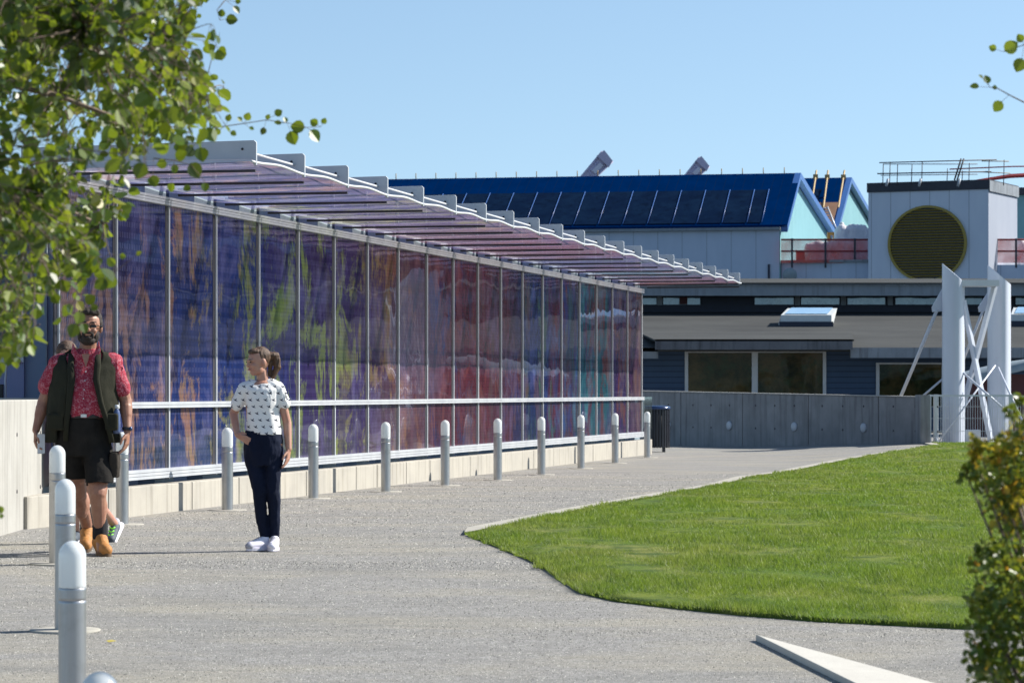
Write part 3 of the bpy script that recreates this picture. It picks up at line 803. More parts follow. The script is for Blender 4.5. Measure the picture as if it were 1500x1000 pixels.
# ------------------------------------------------------------------ mesh fence at right
fe = thing('wire_fence', 'white welded wire fence panels at the back of the lawn', 'fence')
Yf = 60.8
def fx(px): return (px-750)*Yf/F
zb = .16; zt = EYE-(579-HOR)*Yf/F
for i, (a, e) in enumerate([(1361, 1478), (1485, 1640)]):
    xa, xe = fx(a), fx(e); zt_ = zt-.02*i
    b = MB(); x = xa+.04
    while x < xe-.02: b.span((x-.005, Yf-.003, zb+.03), (x+.005, Yf+.003, zt_-.01)); x += .05
    for zz in (.42, .68, .92): b.span((xa, Yf-.010, zz-.004), (xe, Yf-.004, zz+.004))
    b.build('wire_mesh', M['net_white'], fe)
    b = MB(); b.span((xa-.015, Yf-.02, zt_-.02), (xe+.015, Yf+.02, zt_+.015)); b.build('top_rail', M['net_white'], fe)
    b = MB(); b.span((xa-.015, Yf-.02, zb), (xe+.015, Yf+.02, zb+.035)); b.build('bottom_rail', M['net_white'], fe)
for px, w in ((1362, .03), (1371, .075), (1480.5, .085), (1640, .085)):
    b = MB(); b.span((fx(px)-w/2, Yf-.03, -.1), (fx(px)+w/2, Yf+.05, zt+.02)); b.build('post', M['white_metal'], fe, bevel=.005)
b = MB(); b.ell((fx(1371), Yf-.06, zb+.07), (.035, .035, .07)); b.build('gate_wheel', M['white_metal'], fe)

# twin white columns with bracing
tc = thing('braced_column_frame', 'pair of tall white slant-cut columns joined by a beam and crossed braces', 'white steel frame')
Yk = 62.6
def kp(px, py, dy=0): return at(px, py, Yk+dy)
def column(pxc, wpx, ytop, ylow, dy):
    r = wpx/2*(Yk+dy)/F; c = at(pxc, 573, Yk+dy); zt1 = at(pxc, ytop, Yk+dy).z; zl = at(pxc, ylow, Yk+dy).z
    b = MB(); n = 40; vs = []
    for k in range(n):
        a = 2*PI*k/n; x = r*math.cos(a); y = r*1.9*math.sin(a)
        vs.append((c.x+x, c.y+y, -.3))
    for k in range(n):
        a = 2*PI*k/n; x = r*math.cos(a); y = r*1.9*math.sin(a)
        q = (math.cos(a)*.72-math.sin(a)*.28)/.772       # cut plane tips right and a little forward
        t = (q+1)/2
        vs.append((c.x+x, c.y+y, zt1+(zl-zt1)*t))
    fs = [(k, (k+1) % n, n+(k+1) % n, n+k) for k in range(n)]
    b.add(vs, fs, True); b.add(vs[n:], [tuple(range(n))], False); return b
column(1396.5, 32, 385, 414, 0).build('column', M['column'], tc)
column(1463.5, 33, 387, 417, .9).build('column', M['column'], tc)
def bar(name, a, e, w, th=.08, mat='column'):
    a = Vector(a); e = Vector(e); b = MB(); b.tube([a, e], w/2, 4 if w > .09 else 8, smooth=w <= .09, flat=1); return b.build(name, M[mat], tc)
b = MB(); p = kp(1405, 414.5, -.30); q = kp(1462, 415, -.2); b.span((p.x, p.y-.06, p.z-.065), (q.x, q.y+.4, p.z+.065)); b.build('beam', M['white_metal'], tc)
bar('brace', kp(1411, 440, .3), kp(1452, 648, .0), .13)
bar('brace', kp(1457, 420, .0), kp(1408, 606, .35), .13)
b = MB(); b.prism([kp(1383, 418, .2), kp(1388, 455, .2), kp(1366, 457, .2), kp(1365, 450, .2)], (0, .05, 0)); b.build('gusset_plate', M['column'], tc)
b = MB(); b.prism([kp(1452, 420, 1.4), kp(1452, 455, 1.4), kp(1434, 457, 1.4), kp(1433, 450, 1.4)], (0, .05, 0)); b.build('gusset_plate', M['column'], tc)
bar('stay', kp(1373, 453, .2), kp(1318, 584, 2.2), .075)
bar('stay', kp(1440, 455, 1.4), kp(1406, 540, 2.4), .06)
bar('stay', kp(1383, 553, .3), kp(1340, 590, 1.2), .045)
bar('stay', kp(1411, 546, -.3), kp(1472, 600, -.9), .05)
bar('stay', kp(1458, 535, -.1), kp(1374, 648, -1.0), .035)
bar('stay', kp(1462, 538, -.1), kp(1500, 622, -.9), .045)
b = MB(); p = kp(1425, 632, .4); b.span((kp(1411, 0, .2).x, Yk+.3, .10), (kp(1438, 0, .2).x, Yk+.7, .42)); b.build('base_block', M['white_metal'], tc, bevel=.01)

#==BUILDINGS==
# ------------------------------------------------------------------ low building with felt roof
lo = thing('low_building', 'long low building with navy siding, wide windows and a grey felt roof', 'building')
Yw = 80.0
b = MB(); b.span((2, Yw, -2), (60, Yw+14, at(0, 508, Yw).z)); b.build('wall', M['siding'], lo)
def win(x0_, x1_, y0_, y1_, Y, mat, mull=(), name='window', frame='alu', fw_=.09):
    p, q = at(x0_, y1_, Y), at(x1_, y0_, Y)
    b = MB(); b.span((p.x, Y-.05, p.z), (p.x+fw_, Y, q.z)); b.span((q.x-fw_, Y-.05, p.z), (q.x, Y, q.z))
    b.span((p.x+fw_, Y-.05, q.z-fw_*.5), (q.x-fw_, Y, q.z))
    for m in mull: x = at(m, 0, Y).x; b.span((x-fw_*.9, Y-.05, p.z), (x+fw_*.9, Y, q.z-fw_*.5))
    f = b.build(name, M[frame], lo)
    b = MB(); b.span((p.x+.02, Y-.02, p.z), (q.x-.02, Y-.004, q.z-.01)); b.build('pane', M[mat], f); return f
win(1003, 1210, 514, 590, Yw, 'win', (1105.5,))
win(1283, 1384, 531, 595, Yw, 'win')
# eaves: lower strips left and right, raised strip in the middle
def strip(a, e, y0_, y1_, Y, depth, mat, name):
    p, q = at(a, y1_, Y), at(e, y0_, Y)
    b = MB(); b.span((p.x, Y, p.z), (q.x, Y+depth, q.z)); return b.build(name, M[mat], lo)
strip(930, 964, 509, 525, 78.6, .2, 'fascia', 'fascia')
strip(1246, 4000, 509, 524, 78.4, .2, 'fascia', 'fascia')
strip(960, 1249, 497, 512, 78.0, .2, 'fascia_dark', 'fascia')
b = MB(); e0 = at(750, 509, 78.4).z; e1 = at(750, 457, 92).z
b.v = [(2, 78.6, e0), (60, 78.6, e0), (60, 92, e1), (2, 92, e1), (2, 78.6, e0-.1), (60, 78.6, e0-.1), (60, 92, e1-.1), (2, 92, e1-.1)]
b.f = [(0,1,2,3), (7,6,5,4), (0,4,5,1), (1,5,6,2), (2,6,7,3), (3,7,4,0)]; b.sm = [False]*6
b.build('roof', M['felt'], lo)
rf = lo.children[-1]
zr = at(750, 497, 78.0).z+.004; xa, xb = at(958, 0, 78).x, at(1251, 0, 78).x
b = MB(); zz = e0+(e1-e0)*(84-78.6)/(92-78.6)+.01
b.v = [(xa, 78.0, zr), (xb, 78.0, zr), (xb+.6, 84, zz), (xa-.2, 84, zz), (xa, 78.0, zr-.05), (xb, 78.0, zr-.05), (xb+.6, 84, zz-.05), (xa-.2, 84, zz-.05)]
b.f = [(0,1,2,3), (7,6,5,4), (0,4,5,1), (1,5,6,2), (2,6,7,3), (3,7,4,0)]; b.sm = [False]*6
b.build('raised_eave', M['felt'], rf)
# skylights
def skylight(xa_, xe_, yt, yb, Y, dpt):
    p = at(xa_, yb, Y); q = at(xe_, yb, Y); h = .17
    zt_ = p.z+h
    b = MB(); b.v = [(p.x, Y, p.z-.3), (q.x, Y, p.z-.3), (q.x, Y+dpt, p.z-.3), (p.x, Y+dpt, p.z-.3), (p.x, Y, zt_), (q.x, Y, zt_), (q.x+.34, Y+dpt, zt_+.24), (p.x+.34, Y+dpt, zt_+.24)]
    b.f = [(0,1,5,4), (1,2,6,5), (2,3,7,6), (3,0,4,7), (4,5,6,7)]; b.sm = [False]*5
    s = b.build('skylight', M['skyl_frame'], rf)
    b = MB(); up = Vector((0, -.01, .02))
    P = [Vector(v) for v in ((p.x+.12, Y+.12, zt_+.02), (q.x-.1, Y+.12, zt_+.02), (q.x+.2, Y+dpt-.15, zt_+.235), (p.x+.44, Y+dpt-.15, zt_+.235))]
    b.add([v+up for v in P], [(0, 1, 2, 3)]); b.build('pane', M['skyl'], s)
    b = MB(); b.span((p.x-.05, Y-.04, p.z-.45), (q.x+.05, Y-.01, p.z-.02)); b.build('shadow_sheet', M['navy_dark'], s)  # dark sheet standing in for the shadow below the skylight front
skylight(1144, 1218, 452, 470, 86.0, 1.6)
skylight(1481, 1560, 452, 469, 86.0, 1.6)
# clerestory
Yl = 92.0
b = MB(); b.span((2, Yl, 1), (60, Yl+8, at(0, 431, Yl).z)); b.build('clerestory_wall', M['navy_dark'], lo)
for a, e in [(930, 963), (970, 1027), (1104, 1164), (1172, 1231), (1240, 1298), (1310, 1378), (1382, 1440), (1486, 1560)]:
    f = win(a, e, 434.5, 446, Yl, 'win_strip', (), 'clerestory_window', 'navy_dark', .03)
b = MB()
for px in (966.5, 1168, 1235.5, 1304): 
    p = at(px, 447, Yl-.06); b.span((p.x-.08, Yl-.08, p.z), (p.x+.08, Yl-.01, at(0, 434, Yl).z))
b.build('window_post', M['fascia_top'], lo)
b = MB(); p = at(995, 441, Yl); b.span((p.x, Yl-.06, p.z-.1), (p.x+.25, Yl-.03, p.z+.12)); b.build('window_blind', M['maroon'], lo)
b = MB(); b.span((1.8, 90.8, at(0, 433, 90.8).z), (60, 91.0, at(0, 417, 90.8).z)); b.build('upper_fascia', M['fascia_top'], lo)
zt0 = at(0, 417, 90.8).z
b = MB(); b.v = [(1.8, 90.7, zt0), (60, 90.7, zt0), (60, 102, zt0+.55), (1.8, 102, zt0+.55), (1.8, 90.7, zt0+.06), (60, 90.7, zt0+.06), (60, 102, zt0+.61), (1.8, 102, zt0+.61)]
b.f = [(3,2,1,0), (4,5,6,7), (0,1,5,4), (1,2,6,5), (2,3,7,6), (3,0,4,7)]; b.sm = [False]*6
b.build('upper_roof', M['felt'], lo)

# maroon shed behind the fence
ms = thing('maroon_shed', 'dark maroon wall with a curved grey roof behind the white columns', 'shed')
p = at(1424, 700, 70); q = at(1620, 548, 70)
b = MB(); b.span((p.x, 70, -.5), (q.x, 74, q.z)); b.build('wall', M['maroon'], ms)
b = MB(); pts = []
for i in range(9): t = i/8; v = at(1424+200*t, 562-30*math.sin(t*PI*.6), 69.6); pts.append(v)
b.add([tuple(v) for v in pts]+[(v.x, v.y, v.z+.18) for v in pts]+[(v.x, v.y+4.4, v.z+.18) for v in pts], [(i, i+1, 10+i, 9+i) for i in range(8)]+[(9+i, 10+i, 19+i, 18+i) for i in range(8)], True)
b.build('roof', M['header_grey'], ms)

# ------------------------------------------------------------------ white and blue works building
wk = thing('blue_roofed_works', 'long white building with blue sawtooth roofs, slanted dark windows and teal gables', 'building')
ang = math.radians(-12)
Ow = at(1143, 573, 150); wk.location = (Ow.x, Ow.y, 0); wk.rotation_euler.z = ang
R = Matrix.Rotation(ang, 4, 'Z')
def proj(s, t, z):
    v = R @ Vector((s, t, 0))+Vector((Ow.x, Ow.y, 0)); return 750+F*v.x/v.y, HOR-(z-EYE)*F/v.y
def zfor(py, s, t):
    v = R @ Vector((s, t, 0)); Y = Ow.y+v.y; return EYE-(py-HOR)*Y/F
def tfor(px, s=0):
    lo_, hi_ = -5, 80
    for _ in range(50):
        m = (lo_+hi_)/2
        if proj(s, m, 5)[0] < px: lo_ = m
        else: hi_ = m
    return lo_
z0 = zfor(337, 0, 0); t1 = tfor(1163); z1 = zfor(257, 0, t1); t2 = tfor(1217); z2 = zfor(344, 0, t2); t3 = tfor(1239); z3 = zfor(263, 0, t3); t4 = tfor(1290); z4 = zfor(350, 0, t4)
print('works', z0, t1, z1, t2, z2, t3, z3, t4, z4)
LS = -26
b = MB(); b.span((LS, -.01, -1), (-.05, 1, z0)); b.build('front_wall', M['wwall'], wk)
b = MB(); b.span((LS, -.25, z0), (.02, .15, z0+.14)); b.build('eave_band', M['fascia_top'], wk)
gw = MB(); gw.prism([(0, .0, -1), (0, t4, -1), (0, t4, z4-.15), (0, t3, z3-.15), (0, t2, z2-.15), (0, t1, z1-.15), (0, 0, z0)], (-.3, 0, 0)); gw.build('gable', M['teal'], wk)
def slope(ta, za, tb, zb_, s0, s1, th, name, mat, over=.35):
    b = MB(); b.prism([(s0, ta, za), (s1+over, ta, za), (s1+over, tb, zb_), (s0, tb, zb_)], (0, 0, th)); return b.build(name, M[mat], wk)
r1 = slope(0, z0+.15, t1, z1, LS, 0, .12, 'roof', 'blue_roof')
slope(t1, z1, t2, z2, LS, 0, .12, 'roof', 'blue_roof')
r2 = slope(t2, z2, t3, z3, LS, 0, .12, 'roof', 'blue_roof')
slope(t3, z3, t4, z4, LS, 0, .12, 'roof', 'blue_roof')
def trim(ta, za, tb, zb_):
    b = MB(); b.prism([(.05, ta, za-.2), (.05, ta, za+.13), (.05, tb, zb_+.13), (.05, tb, zb_-.2)], (.32, 0, 0)); b.build('gable_trim', M['blue_trim'], wk)
trim(0, z0+.1, t1, z1); trim(t1, z1, t2, z2); trim(t2, z2, t3, z3); trim(t3, z3, t4, z4)
# slanted window bays
dz = (z1-z0-.15)
def sl(f): return (t1*f, z0+.15+dz*f)
s = -.95; k = 0
f0, f1 = .03, .66
while s > -25:
    wd_ = 1.27 if k else .75
    a, za = sl(f0); c, zc_ = sl(f1); up = .16
    ww = thing('tmp', '', '') if False else None
    b = MB(); b.add([(s-wd_+.05, a-.03, za+up), (s-.05, a-.03, za+up), (s-.15, c-.03, zc_+up), (s-wd_-.05, c-.03, zc_+up)], [(0, 1, 2, 3)])
    w_ = b.build('window', M['win_blue'], wk)
    b = MB(); b.tube([(s, a-.05, za+up+.02), (s-.1, c-.05, zc_+up+.02)], .022, 6); b.build('glazing_bar', M['blue_trim'], w_)
    s -= wd_; k += 1
for i in range(20): b = MB(); b.tube([(-.5-1.1*i, t1, z1), (-.5-1.1*i, t1, z1+.42)], .025, 5); b.build('roof_anchor', M['pine'], wk)
# window and plywood on the second slope
def s2(f): return (t2+(t3-t2)*f, z2+(z3-z2)*f)
a, za = s2(.0); c, zc_ = s2(.5)
b = MB(); b.prism([(-2.6, a-.1, za+.2), (.0, a-.1, za+.2), (.0, c-.1, zc_+.2), (-2.6, c-.1, zc_+.2)], (0, 0, .05)); b.build('plywood_sheet', M['ply'], wk)
a, za = s2(.52); c, zc_ = s2(.76)
b = MB(); b.add([(-3.4, a-.1, za+.2), (-1.3, a-.1, za+.2), (-1.2, c-.1, zc_+.2), (-3.4, c-.1, zc_+.2)], [(0, 1, 2, 3)]); b.build('window', M['win_blue'], wk)
# terrace block in front
b = MB(); zt_ = zfor(384, 0, 0); b.span((0.02, .25, -1), (4.9, t2, zt_)); b.build('terrace_block', M['wwall'], wk)
b = MB(); b.span((-.05, .1, zt_-.02), (4.95, .24, zt_+.1)); b.build('terrace_kerb', M['fascia'], wk)
b = MB(); b.span((-.62, -.09, zt_-2.5), (-.52, -.012, zt_-.1)); b.build('downpipe', M['navy_dark'], wk)
# ladders, timbers on the roof : things that could be lifted away
def W(s, t, z): v = R @ Vector((s, t, z)); return Vector((v.x+Ow.x, v.y+Ow.y, z))
tl = [(1196, 250, 1188, 302, 'leftmost tall timber prop on the second blue roof'), (1213, 250, 1206, 304, 'middle tall timber prop on the second blue roof'), (1237, 250, 1228, 304, 'rightmost tall timber prop on the second blue roof')]
for xa_, ya_, xe_, ye_, lab in tl:
    Yt = W(0, t2, 0).y+2
    o = thing('timber_prop', lab, 'timber', at(xe_, ye_, Yt), 0, 'timber props on the blue roof')
    d = at(xa_, ya_, Yt+5)-at(xe_, ye_, Yt)
    b = MB(); b.tube([(0, 0, 0), d], .06, 4, smooth=False); b.build('pole', M['pine'], o)
    b = MB(); b.box(d*.82, (.28, .2, .3)); b.build('bracket', M['pine'], o)
Yt = W(0, t2, 0).y-.4
lad = thing('ladder', 'pale aluminium ladder leaning on the brown plywood between the gables', 'ladder', at(1224, 348, Yt))
p0 = Vector((0, 0, 0)); p1 = at(1206, 303, Yt+.9)-at(1224, 348, Yt)
sd = Vector((.24, 0, 0))
for s_ in (-1, 1): b = MB(); b.tube([p0+sd*s_, p1+sd*s_], .05, 6); b.build('side_rail', M['alu'], lad)
b = MB()
for i in range(11): c = p0+(p1-p0)*(i+.5)/11; b.tube([c-sd, c+sd], .035, 5)
b.build('rungs', M['alu'], lad)
o = thing('orange_barrier_post', 'orange boxed post at the foot of the ladder', 'post', at(1218, 356, 153))
b = MB(); b.span((-.22, -.1, -.7), (-.08, .1, .55)); b.span((.08, -.1, -.7), (.22, .1, .55)); b.span((-.08, -.1, .4), (.08, .1, .55)); b.build('frame', M['orange'], o)

# wrapped bundles
def bundle(px, y0_, y1_, wpx, Y, dep, lab, seed):
    p = at(px, y1_, Y); h = (y1_-y0_)*Y/F; w = wpx*Y/F
    o = thing('wrapped_bundle', lab, 'tarp bundle', p, 0, 'white wrapped bundles on the terrace')
    b = MB(); b.loft([(0, 0, 0, w/2, dep/2), (0, 0, h*.5, w/2*1.02, dep/2), (0, 0, h*.88, w/2*.97, dep/2*.97), (0, 0, h, w/2*.7, dep/2*.7)], 28, pw=5)
    b.skin('cover', M['tarp'], o, voxel=.07, it=1, fold=.1, fscale=1.6, seed=seed)
bundle(1247, 330, 388, 50, 152.4, 1.6, 'tallest white wrapped bundle on the terrace beside the tower', 1)
bundle(1216, 354, 388, 76, 151.2, 1.0, 'low white wrapped bundle behind the red netting, left of the tallest', 5)
bundle(1482, 352, 388, 60, 152.4, 1.2, 'white wrapped bundle on the terrace right of the tower', 9)
b = MB(); o = thing('red_crate', 'small red box seen through the netting at the terrace left end', 'box', at(1175, 384, 151.3))
b.span((-.3, -.2, 0), (.3, .2, .55)); b.build('body', M['rail_red'], o, bevel=.02); b = MB(); b.span((-.33, -.23, .551), (.33, .23, .6)); b.build('lid', M['rail_red'], o, bevel=.01)
# netting barriers
def barrier(xa_, xe_, Y, posts, lab):
    o = thing('netting_barrier', lab, 'barrier', at(xa_, 385, Y), 0, 'red netting barriers on the terraces')
    w = (xe_-xa_)*Y/F; h = 34*Y/F
    b = MB(); b.span((0, -.01, .0), (w, .0, h)); b.build('net', M['net'], o)
    for zz in (h, h*.5): b = MB(); b.tube([(0, -.04, zz), (w, -.04, zz)], .05, 6); b.build('rail', M['rail_red'], o)
    for px in posts: x = (px-xa_)*Y/F; b = MB(); b.span((x-.045, -.1, -.25), (x+.045, -.02, h+.06)); b.build('post', M['parapet_dark'], o)
barrier(1144, 1271, 149.6, (1160, 1209, 1252), 'long red netting barrier between the teal gable and the tower')
barrier(1452, 1530, 147.5, (1458, 1488), 'red netting barrier right of the tower')

# satellite dish
o = thing('satellite_dish', 'round grey satellite dish on the white wall under the netting', 'dish', at(1157, 403, 149.0))
b = MB(); Mx = Matrix.Rotation(math.radians(98), 4, 'X')
b.lathe([(.02, .1), (.2, .08), (.36, 0), (.365, -.02), (.2, .05), (.02, .07)], 28, Mx); b.build('reflector', M['header_grey'], o)
b = MB(); b.tube([(0, 0, -.2), (0, .4, -.5), (0, .9, -.5)], .03, 6); b.build('bracket', M['dark_steel'], o)

# tower with the round louvre
ta_ = math.radians(-25)
Ot = at(1448, 573, 146); tw = thing('white_tower', 'white box tower with a big round gold louvre', 'tower', (Ot.x, Ot.y, 0), ta_)
RT = Matrix.Rotation(ta_, 4, 'Z')
def pxT(s, t): v = RT @ Vector((s, t, 0)); return 750+F*(Ot.x+v.x)/(Ot.y+v.y)
s_ = 0
while pxT(s_, 0) > 1272: s_ -= .02
t_ = 0
while pxT(0, t_) < 1490: t_ += .02
zt_ = EYE+(HOR-277)*146/F
b = MB(); b.span((s_, 0, -1), (0, t_, zt_)); b.build('walls', M['tower'], tw)
b = MB(); b.span((s_-.06, -.06, zt_), (.06, t_+.06, zt_+.47)); b.build('parapet', M['parapet_dark'], tw)
b = MB(); b.span((.063, -.04, zt_-.1), (.08, t_+.04, zt_+.42)); b.build('side_flashing', M['fascia'], tw)
cx = 0
while pxT(cx, 0) > 1359: cx -= .02
vY = (RT @ Vector((cx, 0, 0))).y+Ot.y; cz = EYE-(357-HOR)*vY/F; rr = 56*vY/F
rx_ = rr/math.cos(ta_)*.97
Mc = Matrix.Translation((cx, 0, cz)) @ Matrix.Rotation(PI/2, 4, 'X') @ Matrix.Scale(rx_/rr, 4, (1, 0, 0))
b = MB(); b.lathe([(rr-.02, -.05), (rr, .03), (rr, .14), (rr-.12, .14), (rr-.12, .03)], 64, Mc, False)
b.f = [f for f in b.f if len(f) < 10]; b.sm = b.sm[:len(b.f)]; ring = b.build('louvre_ring', M['gold_ring'], tw)
b = MB(); b.lathe([(rr-.1, .01), (rr-.1, .04)], 64, Mc, False); b.build('louvre_back', M['parapet_dark'], ring)
b = MB(); zz = -rr+.15
while zz < rr-.12:
    hw = math.sqrt(max(0, (rr-.12)**2-zz**2))*rx_/rr
    Ml = Matrix.Translation((cx, -.07, cz+zz)) @ Matrix.Rotation(math.radians(-32), 4, 'X')
    if hw > .1: b.box((0, 0, 0), (2*hw, .13, .02), 0, Ml)
    zz += .135
b.build('louvre_blades', M['gold_ring'], ring)
# guard rail on the tower roof
gr_ = thing('roof_guard_rail', 'thin scaffold guard rail on top of the white tower', 'guard rail', at(1290, 270, 147))
def gl(px, py, d=0): return at(px, py, 147+d)-at(1290, 270, 147)
for (xa_, ya_, xe_, ye_, r_, d, m_) in [(1288, 238.5, 1460, 234, .03, 0, 'dark_steel'), (1285, 254.5, 1452, 251.5, .035, 0, 'dark_steel'), (1294, 240.5, 1432, 240.5, .022, 1.5, 'dark_steel'), (1290, 257, 1432, 255.5, .022, 1.5, 'dark_steel'),
                                 (1438, 236, 1478, 236.5, .025, 2, 'pine'), (1436, 252, 1480, 254, .025, 2, 'pine')]:
    b = MB(); b.tube([gl(xa_, ya_, d), gl(xe_, ye_, d)], r_, 6); b.build('rail', M[m_], gr_)
for px, y0_ in [(1294, 240), (1304, 237), (1315, 240), (1336, 240), (1351, 237), (1388, 247), (1410, 250), (1420, 239), (1449, 235), (1471, 234)]:
    b = MB(); b.tube([gl(px, y0_), gl(px-1, 272)], .022, 6); b.build('post', M['dark_steel'], gr_)
for px in (1408, 1412):
    b = MB(); b.tube([gl(px, 232.5, -.3), gl(px-10, 264, -.3)], .04, 6); b.build('access_ladder', M['dark_steel'], gr_)
# clamp stays
b = MB()
for px in (1299, 1347, 1404): b.tube([gl(px+2, 262, -1.8), gl(px-1, 273, -1.8)], .06, 6)
b.build('clamp', M['fin'], gr_)

# red boom lift arm right of the tower
o = thing('red_boom', 'long red boom arm rising behind the tower roof', 'boom lift', at(1420, 268, 168))
def bo(px, py, d=0): return at(px, py, 168+d)-at(1420, 268, 168)
b = MB(); b.tube([bo(1418, 267), bo(1480, 258), bo(1620, 250)], [.07, .12, .14], 4, smooth=False); b.build('boom', M['rail_red'], o)
b = MB(); b.tube([bo(1391, 248), bo(1484, 244), bo(1620, 243)], .04, 6); b.build('upper_arm', M['rail_red'], o)
b = MB(); b.tube([bo(1600, 250), bo(1600, 560)], .5, 6); b.build('mast', M['rail_red'], o)
# further building right
o = thing('teal_hall', 'teal and white hall with a dark eave at the right edge of the photo', 'building', at(1490, 573, 172))
b = MB(); b.span((-3, 0, -1), (12, 8, (573-286)*172/F)); b.build('wall', M['teal'], o)
b = MB(); b.span((-3, -.3, (573-286)*172/F+.01), (12, 8, (573-275)*172/F)); b.build('roof', M['parapet_dark'], o)
b = MB(); b.span((-5.4, -24.6, -1), (4, -23.5, (573-388)*147.5/F)); b.build('white_wall', M['wwall'], o)

o = thing('reflected_hall', 'unseen dark blue hall with maroon arched bays, added for the glass to reflect', 'building', (50, 150, 0))  # out of view, added to give the glass wall something dark to reflect
b = MB(); b.span((0, 0, -1), (60, 12, 9)); b.build('wall', M['navy_gap_shade_and_wall'], o)
b = MB(); b.span((-1, -1, 9.01), (61, 13, 9.8)); b.build('roof_band', M['wwall'], o)
for k in range(9):
    b = MB(); n = 14; x = 3.3+6.6*k
    b.prism([(x-2.6, -.3, 1), (x+2.6, -.3, 1)]+[(x+2.6*math.cos(PI*i/n), -.3, 10.5+2.4*math.sin(PI*i/n)) for i in range(n+1)], (0, .28, 0)); b.build('arched_bay', M['maroon'] if k % 3 else M['rail_red'], o)
b = MB(); b.span((0, 1, 9.81), (60, 12, 15)); b.build('upper_storey', M['bluewall'], o)
# dockside crane booms far away
def crane(x0_, y0_, x1_, y1_, Y, lab):
    base = at(x0_, y0_, Y)
    o = thing('dock_crane', lab, 'crane', (base.x, base.y, 0), 0, 'far dock cranes')
    p = Vector((0, 0, base.z)); q = at(x1_, y1_, Y)-Vector((base.x, base.y, 0)); d = (q-p)
    p2 = p-d*1.2; pr = Vector((-d.z, 0, d.x)).normalized()
    w0 = .9; w1 = 1.25
    for s_ in (-1, 1):
        b = MB(); b.tube([p2+pr*w0*s_, p+pr*w0*s_, q+pr*w1*s_], .2, 6); b.build('chord', M['crane'], o)
    b = MB(); n = 16
    for i in range(n):
        a = p2+(q-p2)*i/n; c = p2+(q-p2)*(i+1)/n; s_ = 1 if i % 2 else -1
        b.tube([a+pr*w0*s_, c-pr*w0*s_], .16, 5)
    b.build('lattice', M['crane'], o)
    b = MB(); b.prism([p2-pr*.85, p2+pr*.85, q+pr*1.2, q-pr*1.2], (0, .3, 0)); b.build('side_panel', M['crane'], o)
    b = MB(); m = p+d*.35
    b.prism([m-pr*.6, m+pr*.3, q-d*.3+pr*.2, q-d*.3-pr*.6], (0, -.3, 0)); b.build('walkway', M['crane_light'], o)
    b = MB(); Vf = Vector((0, -.55, 0)); b.prism([q-d*.22-pr*1.5+Vf, q-d*.22+pr*1.4+Vf, q+pr*1.5+Vector((.5, 0, 0))+Vf, q-pr*1.2+Vf], (0, 1.1, 0)); b.build('boom_head', M['crane'], o)
    b = MB(); b.tube([(p2.x, 0, p2.z), (p2.x-3, 0, 0)], .7, 6); b.tube([(p2.x, 0, p2.z), (p2.x+9, 0, 0)], .7, 6); b.build('leg', M['crane'], o)
crane(857, 264, 890, 229, 520, 'left one of two hazy violet crane booms above the blue roof')
crane(1007, 264, 1032, 237, 560, 'right one of two hazy violet crane booms above the blue roof')

#==PEOPLE==
# ------------------------------------------------------------------ people
def head_prims(b, Mx, s=1.0, female=False):
    """head centred at the skull, facing -y"""
    e = lambda c, r: b.ell([k*s for k in c], [k*s for k in r], Mx, 16)
    e((0, .008, .02), (.076, .096, .1))                       # skull
    e((0, -.03, -.035), (.06, .062, .075))                    # face
    e((0, -.05, -.085), (.036, .036, .03))                    # chin
    e((.03, -.02, -.06), (.03, .04, .042)); e((-.03, -.02, -.06), (.03, .04, .042))   # jaw
    e((0, -.082, .018), (.05, .018, .014))                    # brow
    e((0, -.098, -.022), (.013, .02, .02)); e((0, -.092, 0), (.009, .016, .028))       # nose
    e((0, -.088, -.058), (.022, .01, .012))                   # lips
    e((.034, -.07, -.028), (.022, .02, .02)); e((-.034, -.07, -.028), (.022, .02, .02))  # cheeks
    e((.078, .01, -.01), (.012, .022, .032)); e((-.078, .01, -.01), (.012, .022, .032))  # ears

def hand_prims(b, wrist, down, fwd, side, s=1.0, curl=.5, grip=0):
    """palm and five fingers. down: along the hand, fwd: way the fingers curl, side: thumb side"""
    d = Vector(down).normalized(); f = Vector(fwd).normalized(); q = Vector(side).normalized(); w = Vector(wrist)
    P = lambda a, c, e: w+(d*a+f*c+q*e)*s
    for e in (-.024, -.008, .008, .024): b.cap(P(.015, 0, e*.8), P(.085, .004, e), .015*s, .0125*s, 8)
    Ls = (.062, .078, .085, .075)
    for e, ln in zip((-.032, -.011, .011, .032), Ls):
        k = P(.088, .004, e); c1 = curl*(.75+.35*random.random()); 
        a1 = c1; a2 = c1*2.0
        p1 = k+(d*math.cos(a1)+f*math.sin(a1))*ln*.52*s; p2 = p1+(d*math.cos(a2)+f*math.sin(a2))*ln*.5*s
        b.cap(k, p1, .0098*s, .0088*s, 8); b.cap(p1, p2, .0088*s, .0072*s, 8)
    t0 = P(.03, .006, .03); t1 = P(.058, .02, .052); t2 = P(.088, .03, .05)
    b.cap(t0, t1, .0125*s, .0105*s, 8); b.cap(t1, t2, .0105*s, .0085*s, 8)

def shell(rings, a0, a1, n=30, M_=None):
    """open wrap-round cloth: rings (x,y,z,rx,ry,gap) leaving a front gap in degrees"""
    b = MB(); m = len(rings)
    for x, y, z, rx, ry, gl_, gr_2 in rings:
        s0 = -90+gr_2; s1 = 270-gl_
        for k in range(n+1):
            a = math.radians(s0+(s1-s0)*k/n); b.v.append((x+rx*math.cos(a), y+ry*math.sin(a), z))
    for i in range(m-1):
        for k in range(n):
            o = i*(n+1)+k; b.f.append((o, o+1, o+n+2, o+n+1)); b.sm.append(True)
    return b

